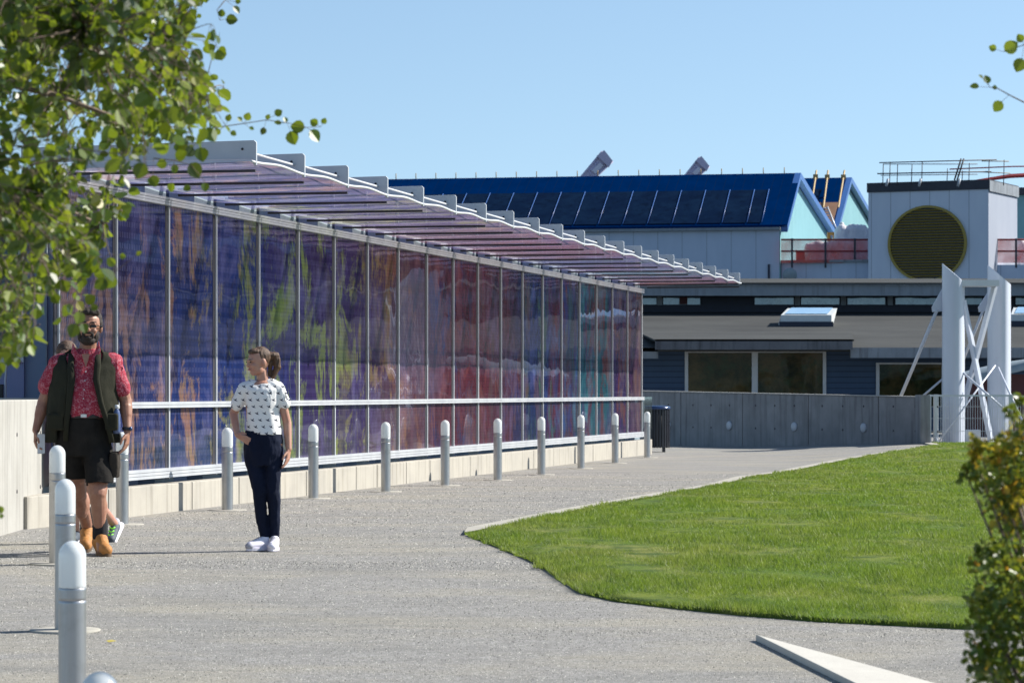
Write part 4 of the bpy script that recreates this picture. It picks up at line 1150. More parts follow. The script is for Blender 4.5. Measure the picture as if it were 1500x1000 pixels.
# ---- man in the vest
def man():
    Ym = 22.75; S = Ym/F
    o = thing('person', 'bearded man walking in a dark vest, red patterned shirt, black shorts and tan boots', 'man', ((125-750)*S, Ym, g(-3.2, Ym)))
    def m(px, py, y=0): return Vector(((px-125)*S, y, (812-py)*S))
    def ring(px, py, rx, ry, y=0): v = m(px, py, y); return (v.x, v.y, v.z, rx, ry)
    hc = m(131.5, 479, -.05); HM = Matrix.Translation(hc) @ Matrix.Rotation(math.radians(6), 4, 'Z') @ Matrix.Rotation(math.radians(3), 4, 'Y') @ Matrix.Diagonal((1.1, 1.05, 1.02, 1))
    b = MB(); head_prims(b, HM, 1.06)
    b.cap(m(128, 516, .0), m(131, 492, -.02), .068, .062)
    b.loft([ring(121, 668, .17, .12), ring(121, 640, .19, .14), ring(123, 605, .195, .16, -.02), ring(124, 575, .195, .15, -.01), ring(125, 545, .195, .12), ring(125, 526, .19, .09), ring(127, 514, .09, .07)])
    for sh, el, wr in ((m(84, 533, .0), m(63, 590, .03), m(54, 630, -.04)), (m(167, 532, 0), m(183, 588, .04), m(188, 632, -.05))):
        b.cap(sh, el, .056, .048); b.cap(el, wr, .05, .03); b.cap(el+(wr-el)*.2, el+(wr-el)*.5, .05, .043)
    hand_prims(b, m(54, 630, -.04), (-.08, -.12, -1), (.75, -.3, 0), (.2, -1, 0), 1.08, .55)
    hand_prims(b, m(188, 632, -.05), (-.02, -.15, -1), (-.8, -.25, 0), (-.2, -1, 0), 1.08, .45)
    # legs
    R_ = [m(143, 662, 0), m(148, 722, -.17), m(150, 786, -.12)]; L_ = [m(104, 662, .0), m(112, 722, .08), m(117, 778, .42)]
    for h_, k_, a_ in (R_, L_):
        b.cap(h_, k_, .1, .068); b.cap(k_, a_, .064, .043); c = k_+(a_-k_)*.32+Vector((0, .025, 0)); b.ell(c, (.066, .07, .12))
    b.cap(R_[2], m(154, 804, -.24), .04, .03); b.cap(L_[2], m(119, 800, .3), .04, .03)
    b.skin('body', M['skin_m'], o, voxel=.0055, it=2)
    # hair and beard
    h = MB()
    for c, r in (((0, .03, .045), (.085, .09, .095)), ((0, -.02, .1), (.07, .065, .035)), ((.07, .02, .02), (.02, .045, .05)), ((-.07, .02, .02), (.02, .045, .05)), ((.02, -.04, .11), (.045, .035, .025)), ((-.03, -.03, .108), (.04, .04, .028))):
        h.ell([k*1.06 for k in c], [k*1.06 for k in r], HM)
    h.skin('hair', M['hair_d'], o, voxel=.006, it=2, fold=.006, fscale=45)
    h = MB()
    for c, r in (((0, -.055, -.1), (.05, .042, .035)), ((.048, -.02, -.065), (.022, .045, .05)), ((-.048, -.02, -.065), (.022, .045, .05)), ((0, -.092, -.045), (.032, .014, .009)), ((.03, -.078, -.062), (.01, .018, .026)), ((-.03, -.078, -.062), (.01, .018, .026)), ((0, -.088, -.082), (.028, .016, .016))):
        h.ell([k*1.06 for k in c], [k*1.06 for k in r], HM)
    h.skin('beard', M['hair_d'], o, voxel=.005, it=1, fold=.003, fscale=60)
    h = MB()
    for s_ in (-1, 1):
        h.ell((s_*.035, -.098, .002), (.024, .005, .012), HM); h.tube([HM @ Vector((s_*.06, -.09, .008)), HM @ Vector((s_*.088, -.03, .008)), HM @ Vector((s_*.09, .02, 0))], .003, 6)
        h.ell((s_*.034, -.098, .032), (.024, .01, .005), HM)
    h.tube([HM @ Vector((-.012, -.108, .008)), HM @ Vector((.012, -.108, .008))], .003, 6)
    h.build('glasses', M['lens'], o)
    # shirt
    b = MB(); b.loft([ring(121, 612, .205, .17, -.015), ring(123, 600, .215, .18, -.02), ring(124, 572, .21, .165, -.015), ring(125, 545, .21, .135), ring(125, 526, .19, .105), ring(126, 516, .11, .08), ring(127, 511, .082, .075)])
    b.cap(m(86, 534), m(70, 566, .01), .074, .076); b.cap(m(165, 533), m(177, 568, .01), .074, .073)
    b.cap(m(100, 530), m(85, 533), .07, .076); b.cap(m(150, 530), m(166, 532), .07, .076)
    b.skin('shirt', M['redshirt'], o, voxel=.007, it=2, fold=.012, fscale=11, seed=3)
    b = MB()
    for s_, pts in ((1, [(131, 523), (141, 517), (147, 500), (150, 515), (143, 533)]), (-1, [(128, 523), (117, 518), (109, 503), (107, 517), (118, 533)])):
        b.prism([m(px, py, -.09-.035*(py-500)/33) for px, py in pts], (0, .012, 0))
    b.build('collar', M['redshirt'], o, bevel=.003)
    b = MB(); b.add([m(123, 519, -.128), m(135, 519, -.128), m(130, 539, -.155)], [(0, 1, 2)]); b.build('neckline', M['skin_m'], o)
    b = MB()
    for i in range(5): v = m(129.5-i*.8, 545+i*13, 0); b.ell((v.x, -.148-.012*i, v.z), (.006, .004, .006))
    b.build('buttons', M['alu'], o)
    # belt
    b = MB(); b.loft([ring(121.5, 613, .208, .172, -.015), ring(121.5, 605, .208, .172, -.015)], 36); b.build('belt', M['black'], o)
    b = MB(); v = m(128, 609); b.span((v.x-.022, -.2, v.z-.012), (v.x+.022, -.185, v.z+.012)); b.build('buckle', M['silver'], o.children[-1])
    # shorts
    b = MB(); b.loft([ring(121, 668, .2, .15), ring(121, 640, .215, .165, -.01), ring(121.5, 612, .205, .17, -.015)])
    b.loft([ring(149.5, 706, .108, .115, -.13), ring(147, 685, .112, .12, -.08), ring(143, 662, .115, .14, -.01), ring(141, 640, .1, .13)])
    b.loft([ring(108, 702, .108, .115, .06), ring(106, 685, .112, .12, .04), ring(103, 662, .115, .14, .0), ring(104, 640, .1, .13)])
    b.skin('shorts', M['shorts'], o, voxel=.008, it=2, fold=.009, fscale=9, seed=8)
    for px, py, y, w in ((170, 680, -.07, .035), (84, 690, .03, .04)):
        b = MB(); v = m(px, py, y); b.loft([(v.x, v.y, v.z-.1, w, .075), (v.x, v.y, v.z+.02, w*1.1, .08), (v.x, v.y, v.z+.09, w, .07), (v.x, v.y, v.z+.1, w*.6, .06)], 20, pw=4); b.skin('cargo_pocket', M['pocket'], o, voxel=.01, it=1, fold=.006, fscale=20)
    # vest: open wrap with a front gap
    rings = []
    for px, py, rx, ry, y, gl_, gr_2 in ((121, 648, .285, .19, 0, 40, 62), (121.5, 630, .275, .195, -.01, 38, 58), (122, 608, .265, .2, -.015, 24, 42), (123, 585, .255, .19, -.015, 22, 32), (124, 560, .25, .175, -.01, 20, 24), (125, 540, .252, .15, 0, 25, 26), (125.5, 528, .24, .125, .01, 34, 34), (126, 521, .19, .11, .015, 48, 46), (127, 515, .125, .09, .02, 70, 66), (127, 511, .095, .075, .02, 80, 78)):
        v = m(px, py, y); rings.append((v.x, v.y, v.z, rx, ry, gl_, gr_2))
    # finer rings
    fine = []
    for a_, c_ in zip(rings, rings[1:]):
        for t in (0, .25, .5, .75): fine.append(tuple(a_[i]+(c_[i]-a_[i])*t for i in range(7)))
    fine.append(rings[-1])
    b = shell(fine, 0, 0, 56)
    for i, v in enumerate(b.v):
        q = noise.noise(Vector((v[0]*9, v[1]*9, v[2]*3.5))); q2 = noise.noise(Vector((v[0]*24, v[1]*24, v[2]*14+5)))
        k = 1+.06*q+.04*q2; b.v[i] = (v[0]*k, v[1]*k, v[2]+.01*q2)
    ve = b.build('vest', M['vest'], o); sd_ = ve.modifiers.new('s', 'SOLIDIFY'); sd_.thickness = .02; sd_.offset = 0
    b = MB()     # lapel facings standing out along the opening
    b.tube([m(146, 517, -.09), m(147, 535, -.15), m(146, 556, -.19), m(153, 590, -.205), m(163, 622, -.19), m(168, 648, -.16)], [.02, .026, .024, .02, .02, .02], 8, flat=.5)
    b.tube([m(107, 518, -.09), m(108, 540, -.155), m(110, 558, -.19), m(107, 590, -.21), m(103, 620, -.2), m(101, 646, -.17)], [.02, .026, .028, .022, .02, .018], 8, flat=.5)
    b.build('lapel', M['vest'], ve)
    for v, sz in ((m(168, 618, -.17), (.1, .05, .13)), (m(87, 618, -.18), (.13, .045, .13))):
        b = MB(); b.box(v, sz); b.build('vest_pocket', M['vest'], ve, bevel=.018)
    # socks, boots
    for (ax, ay, ady), (tx, ty, tdy), dirv in (((150, 787, -.12), (154, 806, -.24), Vector((.35, -.94, 0))), ((117, 779, .42), (119, 799, .3), Vector((.1, -.95, -.25)))):
        a_ = m(ax, ay, ady); d = dirv.normalized(); side = Vector((d.y, -d.x, 0))
        b = MB(); b.cap(a_+Vector((0, 0, .12)), a_, .059, .061); b.skin('sock', M['sock'], o, voxel=.008, it=1)
        heel = m(tx-4, 812 if ady < 0 else 800, ady)+Vector((0, .02, .0))
        up = MB()
        up.cap(a_+Vector((0, 0, -.03)), heel+Vector((0, 0, .07)), .066, .055); up.cap(heel+Vector((0, 0, .06)), heel+d*.13+Vector((0, 0, .05)), .052, .05); up.cap(heel+d*.13+Vector((0, 0, .05)), heel+d*.2+Vector((0, 0, .045)), .052, .046)
        up.cap(a_+d*.02, heel+d*.1+Vector((0, 0, .08)), .05, .045)
        bt = up.skin('boot', M['boot'], o, voxel=.007, it=2, fold=.003, fscale=25)
        b = MB(); n = 24; vs = []
        for k in range(n):
            t = 2*PI*k/n; c = heel+d*(.09+.15*math.cos(t))+side*(.052+.008*math.cos(t))*math.sin(t); vs.append(c+Vector((0, 0, -.004)))
        b.prism(vs, (0, 0, .035)); b.build('sole', M['sole'], bt, bevel=.004)
        b = MB()
        for i in range(5): c = a_+d*.07+(heel+d*.12+Vector((0, 0, .1))-a_-d*.07)*(i/4)+d*.004; b.tube([c-side*.024, c+d*.01, c+side*.024], .004, 5)
        b.build('laces', M['sole'], bt)
    # watch
    b = MB(); w0_ = m(187.3, 628, -.045); b.lathe([(.034, -.013), (.038, -.01), (.038, .01), (.034, .013)], 18, Matrix.Translation(w0_)); wt = b.build('watch', M['black'], o)
    b = MB(); b.ell((w0_.x+.03, w0_.y-.02, w0_.z), (.014, .02, .018)); b.build('watch_face', M['bin_lid'], wt)
    # bottle in the vest pocket, white card in the hand : separate things
    p = m(174, 612, -.12)+o.location
    q = thing('water_bottle', "small water bottle with a white cap tucked in the man's vest pocket", 'bottle', p)
    b = MB(); b.lathe([(.025, -.12), (.028, -.1), (.028, .02), (.022, .05), (.013, .065), (.013, .07)], 18); b.build('body', M['bottle'], q)
    b = MB(); b.lathe([(.015, .071), (.015, .095), (.012, .098)], 16); b.build('cap', M['white_metal'], q)
    p = m(63, 650, -.1)+o.location
    q = thing('folded_leaflet', "pale folded leaflet held low in the bearded man's hand", 'leaflet', p)
    b = MB(); b.box((0, 0, 0), (.055, .004, .15), .5); b.box((.004, -.006, .002), (.055, .002, .145), .45); b.build('paper', M['white_metal'], q)
    return o
man()

# ---- girl
def girl():
    Yg = 23.2; S = Yg/F
    o = thing('person', 'girl with a ponytail in a white bird-print tee and dark jeans, hand on hip', 'girl', ((390-750)*S, Yg, g(-2, Yg)))
    def m(px, py, y=0): return Vector(((px-390)*S, y, (807-py)*S))
    def ring(px, py, rx, ry, y=0): v = m(px, py, y); return (v.x, v.y, v.z, rx, ry)
    hc = m(379, 530, -.01); HM = Matrix.Translation(hc) @ Matrix.Rotation(math.radians(-58), 4, 'Z') @ Matrix.Rotation(math.radians(6), 4, 'X')
    b = MB(); head_prims(b, HM, .93, True)
    b.cap(m(386, 562, .01), m(383, 543, .005), .046, .044)
    b.loft([ring(386, 672, .14, .1), ring(386, 650, .15, .105), ring(385, 625, .125, .09), ring(384, 600, .125, .088), ring(384, 578, .14, .09), ring(384, 566, .13, .07), ring(385, 559, .06, .05)])
    b.cap(m(409, 572), m(420, 620, .04), .036, .034); b.cap(m(420, 620, .04), m(423, 658, -.01), .035, .024)
    hand_prims(b, m(423, 658, -.01), (-.06, -.1, -1), (-.8, -.3, 0), (-.3, -1, 0), .9, .4)
    b.cap(m(357, 572), m(341, 606, .06), .036, .034); b.cap(m(341, 606, .06), m(349, 637, -.06), .034, .024)
    hand_prims(b, m(349, 637, -.06), (.8, -.35, -.45), (.2, .9, 0), (0, -.3, 1), .85, .35)
    Lg = [m(373, 672), m(380, 720, -.04), m(386, 786, .02)]; Rg = [m(400, 672), m(401, 720, -.03), m(402, 784, .03)]
    for h_, k_, a_ in (Lg, Rg): b.cap(h_, k_, .055, .036); b.cap(k_, a_, .034, .024)
    b.cap(Lg[2], m(384, 799, .0), .028, .02); b.cap(Rg[2], m(402, 799, .0), .028, .02)
    b.skin('body', M['skin_g'], o, voxel=.005, it=2)
    h = MB()
    for c, r in (((0, .025, .035), (.081, .09, .092)), ((0, -.03, .085), (.06, .055, .03)), ((0, .1, .03), (.045, .035, .05))): h.ell([k*.93 for k in c], [k*.93 for k in r], HM)
    h.skin('hair', M['hair_b'], o, voxel=.005, it=2, fold=.003, fscale=50)
    h = MB(); h.cap(m(395, 521, .02), m(403, 522, .03), .03, .033); h.cap(m(403, 522, .03), m(406, 538, .04), .033, .03); h.cap(m(406, 538, .04), m(399, 553, .03), .028, .018); h.cap(m(396, 532, .02), m(394, 550, .03), .02, .012)
    h.skin('ponytail', M['hair_b'], o, voxel=.005, it=2, fold=.006, fscale=45)
    h = MB()
    for s_ in (-1, 1): h.ell((s_*.031, -.086, .004), (.012, .006, .006), HM); h.ell((s_*.031, -.088, .022), (.018, .006, .003), HM)
    h.build('eyes', M['eye'], o)
    h = MB(); h.ell((0, -.088, -.054), (.02, .008, .007), HM); h.build('lips', M['lip'], o)
    # tee
    b = MB(); b.loft([ring(386.5, 637, .143, .106), ring(386, 622, .136, .1), ring(385, 604, .13, .096), ring(384.5, 585, .14, .1), ring(384, 572, .152, .09), ring(384, 566, .135, .072), ring(385, 562, .1, .062)])
    b.cap(m(408, 571), m(416, 591, .01), .055, .054); b.cap(m(358, 571), m(348, 592, .02), .055, .053)
    b.cap(m(395, 565), m(408, 570), .052, .055); b.cap(m(373, 565), m(359, 570), .052, .055)
    b.skin('tee_shirt', M['tee'], o, voxel=.006, it=2, fold=.011, fscale=10, seed=4)
    # jeans
    b = MB(); b.loft([ring(386, 682, .142, .1), ring(386, 662, .152, .114), ring(386, 645, .152, .112), ring(386, 631, .14, .1)])
    def leg(pts):
        for (p0, r0), (p1, r1) in zip(pts, pts[1:]): b.cap(p0, p1, r0, r1)
    leg([(m(371, 668, .0), .078), (m(376, 692, -.02), .068), (m(381, 720, -.04), .053), (m(381, 738, -.02), .05), (m(387, 787, .02), .037)])
    leg([(m(401, 668, .0), .078), (m(400, 692, -.02), .068), (m(400, 720, -.03), .053), (m(402, 738, -.01), .05), (m(401.5, 786, .03), .037)])
    b.skin('jeans', M['jeans'], o, voxel=.006, it=2, fold=.009, fscale=15, seed=2)
    for hx, d, y in ((388, Vector((-.75, -.66, 0)), -.02), (402, Vector((-.05, -1, 0)), -.02)):
        hp = m(hx, 805, y+.03); side = Vector((d.y, -d.x, 0)); d = d.normalized()
        up = MB(); up.cap(hp+Vector((0, 0, .075)), hp+Vector((0, 0, .05)), .038, .036); up.cap(hp+Vector((0, 0, .045)), hp+d*.14+Vector((0, 0, .036)), .038, .034); up.cap(hp+Vector((0, 0, .075)), hp+d*.1+Vector((0, 0, .05)), .034, .03)
        sh = up.skin('shoe', M['wshoe'], o, voxel=.006, it=2)
        b = MB(); n = 24
        b.prism([hp+d*(.06+.118*math.cos(2*PI*k/n))+side*.043*math.sin(2*PI*k/n)+Vector((0, 0, -.006)) for k in range(n)], (0, 0, .026)); b.build('sole', M['wshoe'], sh, bevel=.003)
        b = MB(); b.ell(hp+d*.148+Vector((0, 0, .03)), (.036, .036, .03)); b.build('toe_cap', M['greytoe'] if hx < 395 else M['wshoe'], sh)
        b = MB()
        for i in range(4): c = hp+d*(.05+.022*i)+Vector((0, 0, .094-.008*i)); b.tube([c-side*.02, c+Vector((0, 0, .006)), c+side*.02], .003, 5)
        b.build('laces', M['greytoe'], sh)
girl()

# ---- person almost hidden behind the man
def hidden():
    Yh = 24.3; S = Yh/F
    o = thing('person', "person hidden behind the bearded man, brown hair, bare leg and grey sneaker showing", 'person', ((118-750)*S, Yh, g(-3.4, Yh)))
    def m(px, py, y=0): return Vector(((px-118)*S, y, (794-py)*S))
    def ring(px, py, rx, ry, y=0): v = m(px, py, y); return (v.x, v.y, v.z, rx, ry)
    HM = Matrix.Translation(m(98, 521, -.03))
    b = MB(); head_prims(b, HM, .95)
    b.cap(m(104, 560), m(100, 535), .05, .048)
    b.loft([ring(116, 668, .14, .1), ring(114, 640, .14, .1), ring(110, 600, .13, .1), ring(106, 570, .14, .09), ring(105, 560, .1, .06)])
    b.cap(m(84, 570), m(88, 615, .05), .04, .034); b.cap(m(88, 615, .05), m(98, 640, -.1), .034, .024); hand_prims(b, m(98, 640, -.1), (.3, -.2, -.8), (.7, 0, 0), (0, -1, 0), .9)
    b.cap(m(130, 570), m(138, 610, .05), .04, .034); b.cap(m(138, 610, .05), m(138, 640, -.1), .034, .024); hand_prims(b, m(138, 640, -.1), (0, -.2, -.9), (-.7, 0, 0), (0, -1, 0), .9)
    b.cap(m(106, 670), m(108, 725, -.1), .075, .05); b.cap(m(108, 725, -.1), m(110, 782, .05), .048, .034)
    k = m(138, 728, -.05); a = m(162, 771, .3)
    b.cap(m(126, 670), k, .08, .055); b.cap(k, a, .052, .035)
    b.skin('body', M['skin_g'], o, voxel=.006, it=2)
    h = MB(); 
    for c, r in (((0, .02, .04), (.088, .1, .095)), ((.03, .05, -.02), (.06, .06, .08)), ((-.03, .05, -.02), (.06, .06, .08))): h.ell(c, r, HM)
    h.skin('hair', M['hair_b'], o, voxel=.006, it=2, fold=.003, fscale=30)
    b = MB(); b.loft([ring(116, 650, .155, .115), ring(111, 600, .145, .11), ring(107, 572, .15, .1), ring(105, 560, .1, .07)]); b.cap(m(86, 570), m(86, 590), .05); b.cap(m(128, 570), m(132, 592), .05)
    b.skin('tee_shirt', M['blueshirt'], o, voxel=.008, it=2, fold=.006)
    b = MB(); b.loft([ring(116, 672, .165, .12), ring(115, 645, .15, .11)]); b.cap(m(106, 668), m(107, 700, -.05), .09, .085); b.cap(m(126, 668), m(132, 700, -.03), .09, .085)
    b.skin('shorts', M['shorts'], o, voxel=.008, it=2)
    for ank, toe, cl in ((m(110, 782, .05), m(112, 790, -.16), False), (a, m(160, 793, .12), True)):
        up = MB(); d = (toe-ank).normalized()
        up.cap(ank, ank+d*.05, .04, .045); up.cap(ank+d*.03+Vector((0, .03, 0)), toe+Vector((0, 0, .015)), .046, .036)
        sh = up.skin('sneaker', M['shoe_grey'], o, voxel=.007, it=2)
        b = MB(); off = Vector((.036, .03, -.0)) if cl else Vector((0, 0, -.04))
        b.cap(ank+off+Vector((0, .03, 0)), toe+off*.6, .028, .022); b.build('sole', M['wshoe'], sh)
        b = MB()
        for i in range(3):
            c = ank+(toe-ank)*(.25+.22*i)+Vector((-.012, -.045, .012)); b.tube([c+Vector((-.022, 0, .01)), c+Vector((0, -.01, -.004)), c+Vector((.024, 0, .012))], .006, 6)
        b.build('laces', M['lime'], sh)
        b = MB(); b.cap(ank+Vector((0, 0, .03)), ank, .038); b.build('sock', M['greytoe'], o)
hidden()

# ---- roofer seen over the wrapped bundle
def roofer():
    Y = 153.9; p = at(1233, 326, Y)
    o = thing('person', 'worker in a white hard hat behind the wrapped bundle on the terrace', 'worker', (p.x, Y, p.z-1.8))
    b = MB(); HM = Matrix.Translation((0, 0, 1.65)); head_prims(b, HM); b.cap((0, 0, 1.5), (0, 0, 1.6), .055)
    b.loft([(0, 0, .85, .16, .11), (0, 0, 1.1, .16, .11), (0, 0, 1.4, .2, .11), (0, 0, 1.5, .1, .07)])
    for s_ in (-1, 1):
        b.cap((s_*.2, 0, 1.42), (s_*.26, .02, 1.14), .055, .045); b.cap((s_*.26, .02, 1.14), (s_*.2, -.15, .95), .042, .03)
        hand_prims(b, (s_*.2, -.15, .95), (-.1*s_, -.5, -.8), (-s_, 0, 0), (0, 0, 1)); b.cap((s_*.09, 0, .85), (s_*.1, 0, .46), .085, .06); b.cap((s_*.1, 0, .46), (s_*.1, 0, .07), .055, .04); b.cap((s_*.1, 0, .05), (s_*.1, -.14, .04), .045)
    b.skin('body', M['skin_m'], o, voxel=.012, it=2)
    b = MB(); b.loft([(0, 0, .86, .18, .13), (0, 0, 1.1, .18, .13), (0, 0, 1.4, .22, .13), (0, 0, 1.52, .1, .08)])
    for s_ in (-1, 1): b.cap((s_*.2, 0, 1.42), (s_*.26, .02, 1.14), .065, .055); b.cap((s_*.26, .02, 1.14), (s_*.21, -.12, .98), .052, .045)
    b.skin('jacket', M['hivis'], o, voxel=.014, it=2)
    b = MB()
    for s_ in (-1, 1): b.cap((s_*.09, 0, .87), (s_*.1, 0, .46), .1, .075); b.cap((s_*.1, 0, .46), (s_*.1, 0, .1), .07, .06)
    b.skin('trousers', M['jeans'], o, voxel=.014, it=2)
    b = MB(); b.ell((0, 0, 1.73), (.12, .14, .1)); b.lathe([(.15, 1.7), (.155, 1.71), (.12, 1.73)], 20); b.build('hard_hat', M['white_metal'], o)
roofer()

#==PLANTS==
# ------------------------------------------------------------------ foliage
def leaf(b, p, size, ax, nrm, shape):
    """one folded leaf; ax: stalk to tip, nrm: facing"""
    ax = ax.normalized(); nrm = (nrm-ax*nrm.dot(ax)); 
    if nrm.length < 1e-4: nrm = ax.orthogonal()
    nrm.normalize(); sd = ax.cross(nrm)
    o = len(b.v); fold = .12*size
    b.v += [tuple(p+ax*(x*size)+sd*(y*size)+nrm*(fold if abs(y) > .2 else 0)*(abs(y)*2)) for x, y in shape]
    n = len(shape); h = n//2
    b.f += [tuple(o+i for i in range(0, h+1)), tuple([o]+[o+i for i in range(h, n)])]; b.sm += [False, False]
ROUND = [(0, 0), (.12, .3), (.35, .46), (.62, .42), (.85, .22), (1.0, 0), (.85, -.22), (.62, -.42), (.35, -.46), (.12, -.3)]
LOBE = [(0, 0), (.1, .3), (.3, .22), (.45, .5), (.6, .25), (.8, .32), (1., 0), (.8, -.32), (.6, -.25), (.45, -.5), (.3, -.22), (.1, -.3)]
# fix ordering so that index h is the tip
def rv(): return Vector((random.gauss(0, 1), random.gauss(0, 1), random.gauss(0, 1))).normalized()

def twig_with_leaves(wood, leaves, p0, p1, r, nl, size, droop=.04, shape=ROUND, spread=.05):
    pts = []; n = 6; j = rv()*.03
    for i in range(n+1):
        t = i/n; q = p0+(p1-p0)*t+Vector((0, 0, -droop*4*t*t+droop*2*t))+j*math.sin(t*PI)
        pts.append(q)
    wood.tube(pts, [r*(1-.7*i/n) for i in range(n+1)], 5)
    for i in range(nl):
        t = random.random()**.8; k = min(n-1, int(t*n)); q = pts[k]+(pts[k+1]-pts[k])*(t*n-k)
        d = (pts[k+1]-pts[k]).normalized()
        a = (rv()+d*.4+Vector((0, 0, -.55))).normalized()
        st = q+a*spread*random.uniform(.4, 1)
        wood.tube([q, (q+st)/2+Vector((0, 0, .004)), st], [.0009, .0008, .0007], 3, cap=False)
        leaf(leaves, st, size*random.uniform(.55, 1.15), a, rv()+Vector((.35, 0, .35)), shape)

def inpoly(x, y, poly):
    c = False; n = len(poly)
    for i in range(n):
        x1, y1 = poly[i]; x2, y2 = poly[i-1]
        if (y1 > y) != (y2 > y) and x < (x2-x1)*(y-y1)/(y2-y1)+x1: c = not c
    return c

random.seed(21)
tr = thing('leafy_tree', 'near tree with small round leaves reaching in from the upper left', 'tree', (-3.1, 9.3, g(-3, 9)))
TL = tr.location
trunk = MB(); wood = MB(); lv = MB()
trunk.tube([(0, 0, -.2), (.05, 0, .8), (.0, .05, 1.8), (.1, 0, 2.8), (.05, 0, 4.0), (.1, .05, 5.2)], [.13, .11, .1, .085, .06, .025], 12)
limbs = []
for (h, px, py, Y, r) in [(1.9, 60, 300, 9.0, .03), (2.3, 190, 180, 9.6, .028), (2.6, 250, 60, 9.2, .025), (2.1, 150, 330, 10.2, .024), (2.7, 120, 40, 8.6, .026), (1.6, 20, 430, 9.8, .02), (2.5, 300, 130, 10.4, .022), (1.8, -60, 250, 8.4, .03), (3.0, 60, -60, 9.4, .026), (3.2, 240, -80, 9.8, .026)]:
    e = at(px, py, Y)-TL; s = Vector((.04, 0, h)); pts = []
    for i in range(9):
        t = i/8; pts.append(s+(e-s)*t+Vector((0, 0, .28*math.sin(t*PI)))+rv()*.025*math.sin(t*PI))
    wood_r = [r*(1-.8*i/8) for i in range(9)]
    wood.tube(pts, wood_r, 7); limbs.append(pts)
mask = [(-120, -160), (330, -160), (300, 0), (338, 30), (300, 60), (335, 120), (330, 175), (290, 200), (200, 212), (262, 240), (185, 262), (190, 300), (165, 330), (158, 390), (122, 415), (105, 448), (60, 462), (30, 530), (-120, 560)]
def density(px, py):
    if not inpoly(px, py, mask): return 0
    if px < 130 and py < 420: return 1
    if py > 430: return .6 if px < 60 else .45
    if px < 215 and py < 210: return .75
    if px > 215: 
        return .6 if py < 210 else .14
    return .36 if px > 90 else .7
cnt = 0
allp = [q for l in limbs for q in l[2:]]
tries = 0
while cnt < 1150 and tries < 40000:
    tries += 1
    px = random.uniform(-120, 350); py = random.uniform(-160, 560)
    if random.random() > density(px, py): continue
    Y = random.uniform(8.2, 10.8)
    tip = at(px, py, Y)-TL
    best = min(allp, key=lambda q: (q-tip).length+random.uniform(0, .1))
    d = tip-best
    if d.length > .38: best = tip-d.normalized()*random.uniform(.15, .32)
    elif d.length < .08: best = tip-(rv()*.1+Vector((.08, 0, 0)))
    twig_with_leaves(wood, lv, best, tip, .0022, random.randint(5, 8), random.uniform(.028, .055), .02, ROUND, .03)
    cnt += 1
# stray sprays
def spray(pix, Y, r=.002, leaves=(), size=.03):
    pts = [at(px, py, Y)-TL for px, py in pix]; wood.tube(pts, [r*(1-.6*i/(len(pts)-1)) for i in range(len(pts))], 5)
    for px, py, s_ in leaves:
        q = at(px, py, Y)-TL; near_ = min(pts, key=lambda w: (w-q).length)
        a = (q-near_); a = a.normalized() if a.length > .004 else Vector((0, 0, -1))
        wood.tube([near_, q], [.0008, .0007], 3, cap=False)
        leaf(lv, q-a*s_*Y/F*.3, s_*Y/F, a+rv()*.25, Vector((.2, -1, .3))+rv()*.5, ROUND)
spray([(285, 170), (300, 190), (330, 185), (358, 181), (390, 176), (420, 180), (450, 187), (470, 186)], 10.0, .0022,
      [(335, 175, 12), (340, 195, 10), (352, 176, 9), (362, 173, 13), (367, 188, 8), (386, 190, 12), (392, 173, 9), (406, 167, 13), (409, 181, 11), (418, 177, 9), (428, 198, 22), (440, 188, 22), (459, 195, 22), (462, 181, 14), (474, 179, 10), (320, 192, 12), (312, 183, 12)])
spray([(225, 232), (255, 235), (280, 242), (300, 265)], 9.6, .002, [(262, 229, 20), (282, 246, 26), (255, 245, 14), (300, 272, 14), (276, 275, 12), (240, 240, 16), (224, 262, 18), (251, 272, 14)])
spray([(330, 0), (318, 15), (322, 30)], 10.2, .002, [(336, 28, 18), (345, 12, 14), (347, 3, 9), (325, 22, 12)])
spray([(262, -20), (268, 10), (273, 30)], 9.4, .002, [(274, 35, 26), (252, 8, 16), (280, 20, 14)])
spray([(120, 400), (110, 440), (118, 455)], 9.0, .002, [(117, 462, 20), (108, 480, 22), (122, 478, 16), (99, 452, 20), (136, 450, 12), (129, 440, 18)])
spray([(150, 330), (160, 372), (172, 395)], 9.0, .002, [(166, 385, 16), (150, 402, 18), (178, 374, 10), (140, 388, 22), (202, 372, 10), (127, 395, 22), (165, 410, 22), (152, 415, 22)])
spray([(-60, 500), (-20, 505), (30, 512)], 9.0, .003, [(20, 498, 20), (40, 505, 12), (10, 515, 18), (0, 535, 18), (45, 512, 14)])
spray([(-90, 500), (-50, 640), (-12, 735), (0, 742)], 8.6, .003, [(0, 744, 12), (2, 754, 8), (-12, 730, 14), (-30, 700, 16)])
trunk.build('trunk', M['bark'], tr); wood.build('branches', M['twig'], tr); lv.build('crown', M['leaf'], tr)
print('leaf faces', len(lv.f))

